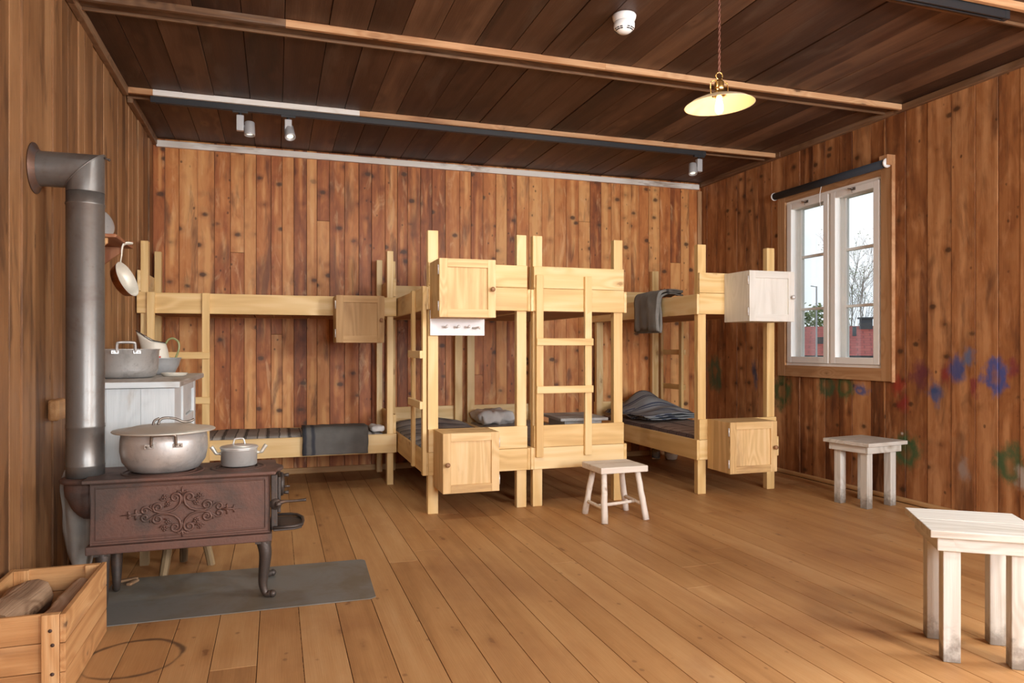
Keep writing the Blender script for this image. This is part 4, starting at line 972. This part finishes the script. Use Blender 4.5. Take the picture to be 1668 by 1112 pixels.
# wooden wall peg
r = thing('wall_peg', (-.92, 3.75, .8), 'stubby wooden peg block fixed to the left wall beside the stovepipe', 'peg')
put('block', MB().box(XL + .006, XL + .05, 3.62, 3.75, .775, .870), M['crate'], r, bevel=.012)
put('arm', MB().box(XL + .006, XL + .035, 3.752, 3.95, .80, .845), M['crate'], r, bevel=.006)

# ------------------------------------------------------------------ crate with firewood
x0, x1, y0, y1, ch = -.935, -.62, 2.54, 3.11, .275
r = thing('wooden_crate', ((x0 + x1) / 2, (y0 + y1) / 2, 0), 'orange pine slatted crate of firewood standing at the left wall', 'crate')
def panel(name, f, n=3):
    mb = MB()
    for k in range(n):
        a = .003 + (ch - .003) * k / n; f(mb, a + .001, a + (ch - .003) / n - .0015)
    put(name, mb, M['crate'], r, bevel=.002)
panel('side_panel', lambda mb, a, b: mb.box(x1 - .016, x1, y0, y1, a, b)); panel('side_panel', lambda mb, a, b: mb.box(x0, x0 + .016, y0, y1, a, b))
panel('end_panel', lambda mb, a, b: mb.box(x0 + .017, x1 - .017, y0 + .014, y0 + .028, a, b)); panel('end_panel', lambda mb, a, b: mb.box(x0 + .017, x1 - .017, y1 - .022, y1 - .006, a, b))
put('base_board', MB().box(x0 + .017, x1 - .017, y0 + .03, y1 - .023, .004, .016), M['crate'], r)
for (a, b) in ((x1 - .066, x1 - .017), (x0 + .017, x0 + .066)):
    cl = put('cleat', MB().box(a, b, y0, y0 + .0135, .003, ch - .001), M['crate'], r, bevel=.002)
    mb = MB()
    for q in (.045, .09, .18, .225): mb.lathe([(.006, 0), (.005, .002), (.001, .003)], ((a + b) / 2 + random.uniform(-.008, .01), y0, q), 12, mat=Rx(pi / 2))
    put('nail', mb, M['nail'], cl)
    put('cleat', MB().box(a, b, y1 - .036, y1 - .0225, .003, ch - .001), M['crate'], r, bevel=.002)
def log(a, b, rad, mat, label, seed, sx=1.0):
    a = Vector(a); b = Vector(b); n = 12; mb = MB(); seg = 14; vs = []; gcs = []
    d = (b - a).normalized(); u = d.cross(Vector((0, 0, 1))).normalized(); w = u.cross(d)
    for i in range(n + 1):
        for j in range(seg):
            an = 2 * pi * j / seg; q = rad * (1 + .22 * noise.noise(Vector((cos(an) * 1.2 + seed, sin(an) * 1.2, i * .35))) + .08 * noise.noise(Vector((cos(an) * 4, sin(an) * 4 + seed, i))))
            if i in (0, n): q *= .93
            vs.append(a.lerp(b, i / n) + u * (cos(an) * q * sx) + w * (sin(an) * q)); gcs.append((cos(an) * rad + seed, sin(an) * rad, i / n * (b - a).length))
    fs = [(i * seg + j, i * seg + (j + 1) % seg, (i + 1) * seg + (j + 1) % seg, (i + 1) * seg + j) for i in range(n) for j in range(seg)]
    mb._add(vs, fs, gcs, random.random(), 0, True)
    mb._add(vs[:seg], [tuple(range(seg - 1, -1, -1))], vs[:seg], .5, 1); mb._add(vs[-seg:], [tuple(range(seg))], vs[-seg:], .5, 1)
    return tag(put('firewood_log', mb, [mat, M['split']]), label, 'firewood', 'firewood in the crate')
log((-.875, 2.60, .075), (-.875, 3.04, .075), .052, M['bark'], 'bark covered log low in the crate along its wall side', 1)
log((-.765, 2.60, .072), (-.765, 3.04, .072), .052, M['bark'], 'bark covered log low in the middle of the crate', 4)
log((-.672, 2.60, .056), (-.672, 3.04, .056), .032, M['split'], 'thin split log low in the crate along its outer side', 9)
log((-.86, 2.66, .205), (-.83, 2.98, .205), .060, M['bark'], 'thick weathered log lying on top of the crate pile', 14, 1.25)
log((-.715, 2.66, .178), (-.675, 3.0, .212), .042, M['bark'], 'knobbly split log with torn end, on top beside the thick weathered log', 21, .9)

# ------------------------------------------------------------------ ceiling fittings
# smoke detector
c = Vector((1.715, 3.327, ZC - .003))
r = thing('smoke_detector', (c.x, c.y, c.z), 'white round smoke detector with dark slots on the ceiling', 'smoke detector')
mb = MB(); mb.lathe([(.001, 0), (.058, 0), (.062, -.006), (.060, -.018), (.053, -.034), (.050, -.036)][::-1], tuple(c), 40); put('base', mb, M['white'], r)
mb = MB(); mb.lathe([(.001, -.094), (.026, -.092), (.038, -.084), (.052, -.070), (.054, -.062), (.054, -.044), (.050, -.037), (.001, -.036)], tuple(c), 40); put('sensor_head', mb, M['white'], r)
mb = MB()
for k in range(16):
    a = k * 2 * pi / 16
    if k % 4 == 3: continue
    for (zz, rr) in ((-.074, .0485), (-.081, .0425)): mb.box(-.0065, .0065, -.002, .002, -.0022, .0022, mat=T(*c) @ Rz(a) @ T(0, -rr, zz) @ Rx(radians(-35)))
put('slot', mb, M['black'], r)
# pendant lamp
def pendant(lx, ly, lz, label, power, col, rad, zoff):
    r = thing('pendant_lamp', (lx, ly, lz), label, 'lamp')
    mb = MB(); n = 60; hh = ZC - (lz + .135)
    for s in (0, pi): mb.tube([(lx + .0035 * cos(i * .9 + s), ly + .0035 * sin(i * .9 + s), lz + .132 + hh * i / n) for i in range(n + 1)], .003, 6)
    put('cord', mb, M['cord'], r); put('ceiling_rose', MB().lathe([(.045, ZC - .03), (.05, ZC - .01), (.05, ZC - .001), (.001, ZC - .001)], (lx, ly, 0), 28), M['brass'], r)
    mb = MB(); mb.lathe([(.001, .028), (.024, .028), (.03, .036), (.028, .045), (.020, .05), (.021, .062), (.024, .068), (.021, .075), (.021, .092), (.016, .1), (.01, .106), (.001, .108)], (lx, ly, lz), 28)
    mb.tube([(lx + .017 * cos(a), ly, lz + .122 + .017 * sin(a)) for a in [i * 2 * pi / 20 for i in range(20)]], .003, 8, closed=True)
    put('lamp_holder', mb, M['brass'], r)
    mb = MB(); mb.tube(smooth_path([(lx - .045, ly, lz + .03), (lx - .045, ly, lz + .085), (lx - .03, ly, lz + .098), (lx, ly, lz + .10)], 4), .003, 6); mb.tube(smooth_path([(lx + .045, ly, lz + .03), (lx + .045, ly, lz + .085), (lx + .03, ly, lz + .098), (lx, ly, lz + .10)], 4), .003, 6); put('shade_carrier', mb, M['brass'], r)
    tilt = T(lx, ly, lz) @ Ry(radians(-3))
    mb = MB(); mb.lathe([(.033, .034), (.05, .030), (.09, .022), (.13, .006), (.155, -.010), (.158, -.013), (.155, -.012), (.13, .003), (.09, .018), (.05, .026), (.033, .030), (.033, .034)], seg=64, mat=tilt, cap=False); put('lamp_shade', mb, M['shade'], r)
    mb = MB(); mb.lathe([(.001, -.052), (.012, -.049), (.018, -.037), (.019, -.022), (.017, -.006), (.013, .01), (.012, .03)], (lx, ly, lz), 24); put('bulb', mb, M['bulb'], r)
    L = bpy.data.lights.new('bulb_light', 'POINT'); L.energy = power; L.color = col; L.shadow_soft_size = rad
    o = bpy.data.objects.new('bulb_light', L); C.objects.link(o); o.location = (lx, ly, lz - zoff)
pendant(1.93, 2.805, 2.222, 'pendant lamp with wide cream glass shade and glowing bulb on a brown flex', 2.6, (1, .72, .40), .03, .085)
pendant(2.55, .30, 2.25, 'added brass and cream pendant lamp out of view, lighting the right wall', 100, (1, .94, .86), .14, .20)  # added lamp outside the frame, put in to brighten the right wall
# lighting tracks and spots
def track(x0, x1, y, label):
    r = thing('lighting_track', ((x0 + x1) / 2, y, 2.755), label, 'track')
    mb = MB(); mb.box(x0, x1, y - .017, y - .006, 2.750, 2.812); mb.box(x0, x1, y + .006, y + .017, 2.750, 2.812); mb.box(x0, x1, y - .006, y + .006, 2.775, 2.812); put('rail', mb, M['track'], r, bevel=.001)
    for (a, b) in ((x0 - .03, x0), (x1, x1 + .03)): put('end_cap', MB().box(a, b, y - .018, y + .018, 2.749, 2.812), M['track'], r, bevel=.002)
track(-.77, 3.49, 5.325, 'long black lighting track under the ceiling beam nearest the back wall')
track(-.5, 3.47, 2.63, 'black lighting track cut off at the upper right picture edge')
def spot(x, y, side, yaw, pitch, label, aim, power=0):
    r = thing('track_spotlight', (x, y, 2.60), label, 'spotlight', 'silver track spotlights')
    mb = MB(); mb.box(x - .05, x + .05, y - .014, y + .014, 2.735, 2.752); mb.tube([(x, y, 2.735), (x, y, 2.718)], .012, 10); put('adapter', mb, M['track'], r, bevel=.002)
    put('driver_box', MB().box(x - .024, x + .024, y - .018, y + .018, 2.612, 2.72), M['spotgrey'], r, bevel=.003)
    cx = x + side * .062
    put('pivot', MB().tube([(x + side * .02, y, 2.645), (cx - side * .02, y, 2.645)], .011, 12), M['spotgrey'], r)
    mt = T(cx, y, 2.635) @ Rz(yaw) @ Rx(pitch)
    mb = MB(); mb.lathe([(.001, .045), (.030, .045), (.034, .041), (.037, -.042), (.037, -.050), (.032, -.050), (.030, -.04), (.001, -.036)], seg=32, mat=mt); put('lamp_head', mb, M['spotgrey'], r)
    put('lens', MB().lathe([(.001, -.0365), (.022, -.0375), (.022, -.0395), (.001, -.039)], seg=24, mat=mt), M['spotlens'], r)
    if power:
        L = bpy.data.lights.new('spot_beam', 'SPOT'); L.energy = power; L.color = (1, .92, .80); L.spot_size = radians(95); L.spot_blend = .8; L.shadow_soft_size = .037
        o = bpy.data.objects.new('spot_beam', L); C.objects.link(o); p = mt @ Vector((0, 0, -.06)); o.location = p
        o.rotation_euler = (mt.to_3x3() @ Vector((0, 0, 1))).to_track_quat('Z', 'Y').to_euler()
spot(-.235, 5.325, 1, radians(0), radians(-4), 'silver track spotlight nearest the left wall, pointing straight down', None, 14)
spot(.085, 5.325, .12, radians(15), radians(-28), 'silver track spotlight tilted to show its round lens, second from the left wall', None, 14)
spot(3.46, 5.325, -1, radians(-25), radians(-14), 'silver track spotlight near the corner by the window', None, 10)
for (x_, yw, lab) in ((-.15, -6, 'added silver fill spotlight out of view on the nearer track, closest to the left wall'), (.55, -22, 'added silver fill spotlight out of view on the nearer track, second from the left wall'), (1.25, -34, 'added silver fill spotlight out of view on the nearer track, third from the left wall')):
    spot(x_, 2.63, 1, radians(yw), radians(60), lab, None, 42)  # added spots above the frame, brightening the bunks and back wall
# roller blind
r = thing('roller_blind', (4.18, 4.65, 2.43), 'rolled up dark navy roller blind above the window', 'blind')
put('roll', MB().tube([(4.185, 5.25, 2.432), (4.185, 4.045, 2.432)], .030, 24), M['blind'], r)
for y in (5.252, 4.030): put('end_cap', MB().lathe([(.001, 0), (.034, 0), (.034, .013), (.001, .014)], (4.185, y, 2.432), 24, mat=Rx(-pi / 2)), M['white'], r)
put('bracket', MB().box(4.188, 4.226, 5.256, 5.285, 2.41, 2.47), M['pale'], r, bevel=.002)
put('pull_cord', MB().tube(smooth_path([(4.20, 4.70, 2.41), (4.195, 4.71, 2.36), (4.20, 4.72, 2.30), (4.204, 4.715, 2.24)], 4), .0022, 6), M['white'], r)

# ------------------------------------------------------------------ outdoors
def pxray(x): l = (x - 834) / FPX; return Vector((cos(YAW) * l + sin(YAW), -sin(YAW) * l + cos(YAW), 0))
mb = MB(); mb.box(4.6, 80, -30, 90, -2.7, -2.6); struct('ground', mb, M['grass'])
v = pxray(1370).normalized(); u = Vector((v.y, -v.x, 0))
HM = Matrix(((u.x, v.x, 0, 0), (u.y, v.y, 0, 0), (0, 0, 1, 0), (0, 0, 0, 1)))
r = thing('house', HM @ Vector((0, 21, -2.6)), 'neighbouring house with a red tiled roof outside the window', 'house')
put('house_wall', MB().box(-6, 6, 18.4, 23, -2.6, .92).xf(HM), M['housewall'], r)
def roofq(a, b):
    (ya, za), (yb, zb) = a, b; mb = MB(); vs = [(-6.4, ya, za), (6.4, ya, za), (6.4, yb, zb), (-6.4, yb, zb)]; L = sqrt((yb - ya) ** 2 + (zb - za) ** 2)
    mb._add(vs, [(0, 1, 2, 3)], [(0, 0, 0), (12.8, 0, 0), (12.8, L, 0), (0, L, 0)], .5); return mb
put('roof', roofq((18.0, .90), (20.6, 1.66)).xf(HM), M['rooftile'], r, solid=.08, soff=-1); put('roof', roofq((20.6, 1.66), (23.4, .90)).xf(HM), M['rooftile'], r, solid=.08, soff=-1)
put('gutter', MB().box(-6.4, 6.4, 17.9, 18.0, .80, .92).xf(HM), M['housewall'], r)
xc = (1406 - 1370) / FPX * 18.7
mb = MB(); mb.box(xc - .15, xc + .15, 20.3, 20.6, 1.4, 1.84); mb.box(xc - .2, xc + .2, 20.25, 20.65, 1.84, 1.875); put('chimney', mb.xf(HM), M['chimney'], r)
xv = (1390 - 1370) / FPX * 17.5; mb = MB(); mb.tube([(xv, 19.7, 1.2), (xv, 19.7, 1.62)], .045, 10); put('vent_pipe', mb.xf(HM), M['chimney'], r)
xw = (1340 - 1370) / FPX * 17; mb = MB(); mb.box(xw - .1, xw + .1, 19.0, 19.2, 1.05, 1.36); mb.box(xw - .2, xw + .1, 18.95, 19.2, 1.0, 1.10); put('roof_hatch', mb.xf(HM), M['chimney'], r)
d = 13.5; p = pxray(1330) * d
r = thing('street_lamp', (p.x, p.y, -2.6), 'thin grey street lamp standing outside in front of the red roof', 'street lamp')
put('pole', MB().tube([(p.x, p.y, -2.6), (p.x, p.y, 2.26)], [.022, .014], 10), M['post'], r)
q = p - u * .10; put('lamp_head', MB().tube([(p.x, p.y, 2.25), (q.x, q.y, 2.27)], [.012, .022], 8, flat=.5), M['post'], r)
def branchy(mb, a, d, L, rad, lev, leaves=None):
    b = a + d * L; mid = a.lerp(b, .5) + Vector((random.uniform(-1, 1), random.uniform(-1, 1), 0)) * L * .04
    mb.tube([a, mid, b], [rad, rad * .85, rad * .65], 5, cap=False)
    if leaves is not None and lev <= 1: leaves.append(b)
    if lev == 0: return
    for k in range(3 if lev > 1 else 4):
        ax = Vector((random.uniform(-1, 1), random.uniform(-1, 1), random.uniform(-.2, .5))).normalized()
        nd = (d + ax * random.uniform(.35, .75)).normalized(); branchy(mb, a.lerp(b, random.uniform(.45, 1)), nd, L * random.uniform(.5, .75), rad * .55, lev - 1, leaves)
def leafmesh(pts, n, spread, size):
    mb = MB()
    for c in pts:
        for k in range(n):
            q = c + Vector((random.gauss(0, spread), random.gauss(0, spread), random.gauss(0, spread * .8))); a = Vector((random.uniform(-1, 1), random.uniform(-1, 1), random.uniform(-1, 1))).normalized() * size; b = a.orthogonal().normalized() * size * .7
            mb._add([q - a, q + b, q + a, q - b], [(0, 1, 2, 3)], [q] * 4, random.random())
    return mb
for (px, d, top, lab) in ((1404, 24, 4.3, 'bare thin birch tree with a few leaves behind the chimney'), (1386, 25, 4.0, 'bare thin tree beside the birch, half hidden by the window sash')):
    p = pxray(px) * d; r = thing('bare_tree', (p.x, p.y, -2.6), lab, 'tree', 'bare trees behind the red roof'); mb = MB(); lv = []
    branchy(mb, Vector((p.x, p.y, -2.6)), Vector((.0, .0, 1)), 4.2, .045, 0); branchy(mb, Vector((p.x, p.y, 1.6)), Vector((.02, .0, 1)), 1.7, .026, 4, lv)
    for k in range(5): branchy(mb, Vector((p.x, p.y, 1.0 + .35 * k)), Vector((random.uniform(-.5, .5), random.uniform(-.5, .5), 1)).normalized(), 1.0, .013, 3, lv)
    put('trunk', mb, M['branch'], r); put('crown', leafmesh(lv[::3], 3, .08, .028), M['leaf'], r)
for (px, d, w, h, lab) in ((1318, 27, .9, 1.75, 'round green tree top above the roof in the far sash'), (1340, 28, .7, 1.35, 'smaller green tree top beside the street lamp'), (1387, 27, .35, .55, 'dark green tree top left of the chimney'), (1428, 29, .5, .45, 'low green tree top right of the chimney')):
    p = pxray(px) * d; r = thing('leafy_tree', (p.x, p.y, -2.6), lab, 'tree', 'green trees behind the red roof')
    put('trunk', MB().tube([(p.x, p.y, -2.6), (p.x, p.y, 1.5)], .1, 6), M['branch'], r)
    pts = [Vector((p.x, p.y, 1.35)) + Vector((random.uniform(-w, w), random.uniform(-w, w), random.uniform(-.6, 1) * h * .75)) for k in range(110)]
    put('crown', leafmesh(pts, 16, .12, .075), M['leaf'], r)

# ------------------------------------------------------------------ light
def area(name, loc, rot, sx, sy, e, col):
    L = bpy.data.lights.new(name, 'AREA'); L.shape = 'RECTANGLE'; L.size = sx; L.size_y = sy; L.energy = e; L.color = col
    o = bpy.data.objects.new(name, L); C.objects.link(o); o.location = loc; o.rotation_euler = rot; return o
DAY = (.95, .975, 1.0)
for (a, b), e in zip(FW, (150, 290)): area('window_fill', ((a + b) / 2, YF - .05, (FZ0 + FZ1) / 2), (-pi / 2, 0, pi), b - a - .1, FZ1 - FZ0 - .1, e, DAY)  # fill lamps set in the two added rear windows
for (a, b), e in zip(WIN[1:], (210,)): area('window_fill', (XR + .155, (a + b) / 2, (WZ0 + WZ1) / 2), (0, pi / 2, 0), WZ1 - WZ0 - .1, b - a - .1, e, DAY)  # fill lamp set in the added right wall window
W = bpy.data.worlds.new('overcast'); sc.world = W; W.use_nodes = True; nt = W.node_tree; nt.nodes.clear(); g = G(nt)
bg = g.n('ShaderNodeBackground'); o = g.n('ShaderNodeOutputWorld'); nt.links.new(bg.outputs[0], o.inputs[0])
tc = g.n('ShaderNodeTexCoord').outputs['Generated']
col = g.mix(g.mapr(g.noise(g.vmul(tc, (1, 1, 3)), 3, 4), .35, .7), (.78, .85, .93), (.92, .93, .94)); g.put(bg.inputs[0], col); bg.inputs[1].default_value = 1.3

# ------------------------------------------------------------------ camera and view
cam = bpy.data.cameras.new('camera'); co = bpy.data.objects.new('camera', cam); C.objects.link(co); sc.camera = co
cam.sensor_fit = 'HORIZONTAL'; cam.sensor_width = 36; cam.lens = FPX * 36 / 1668; cam.shift_y = 10 / 1668
co.location = (0, 0, CAMZ); co.rotation_euler = (pi / 2, 0, -YAW); cam.clip_start = .05; cam.clip_end = 300
vs_ = sc.view_settings; vs_.view_transform = 'Standard'; vs_.look = 'None'; vs_.gamma = 1; vs_.exposure = 0.06; vs_.use_curve_mapping = False
sc.cycles.max_bounces = 8; sc.cycles.diffuse_bounces = 5; sc.cycles.sample_clamp_indirect = 6; sc.cycles.caustics_reflective = False; sc.cycles.caustics_refractive = False
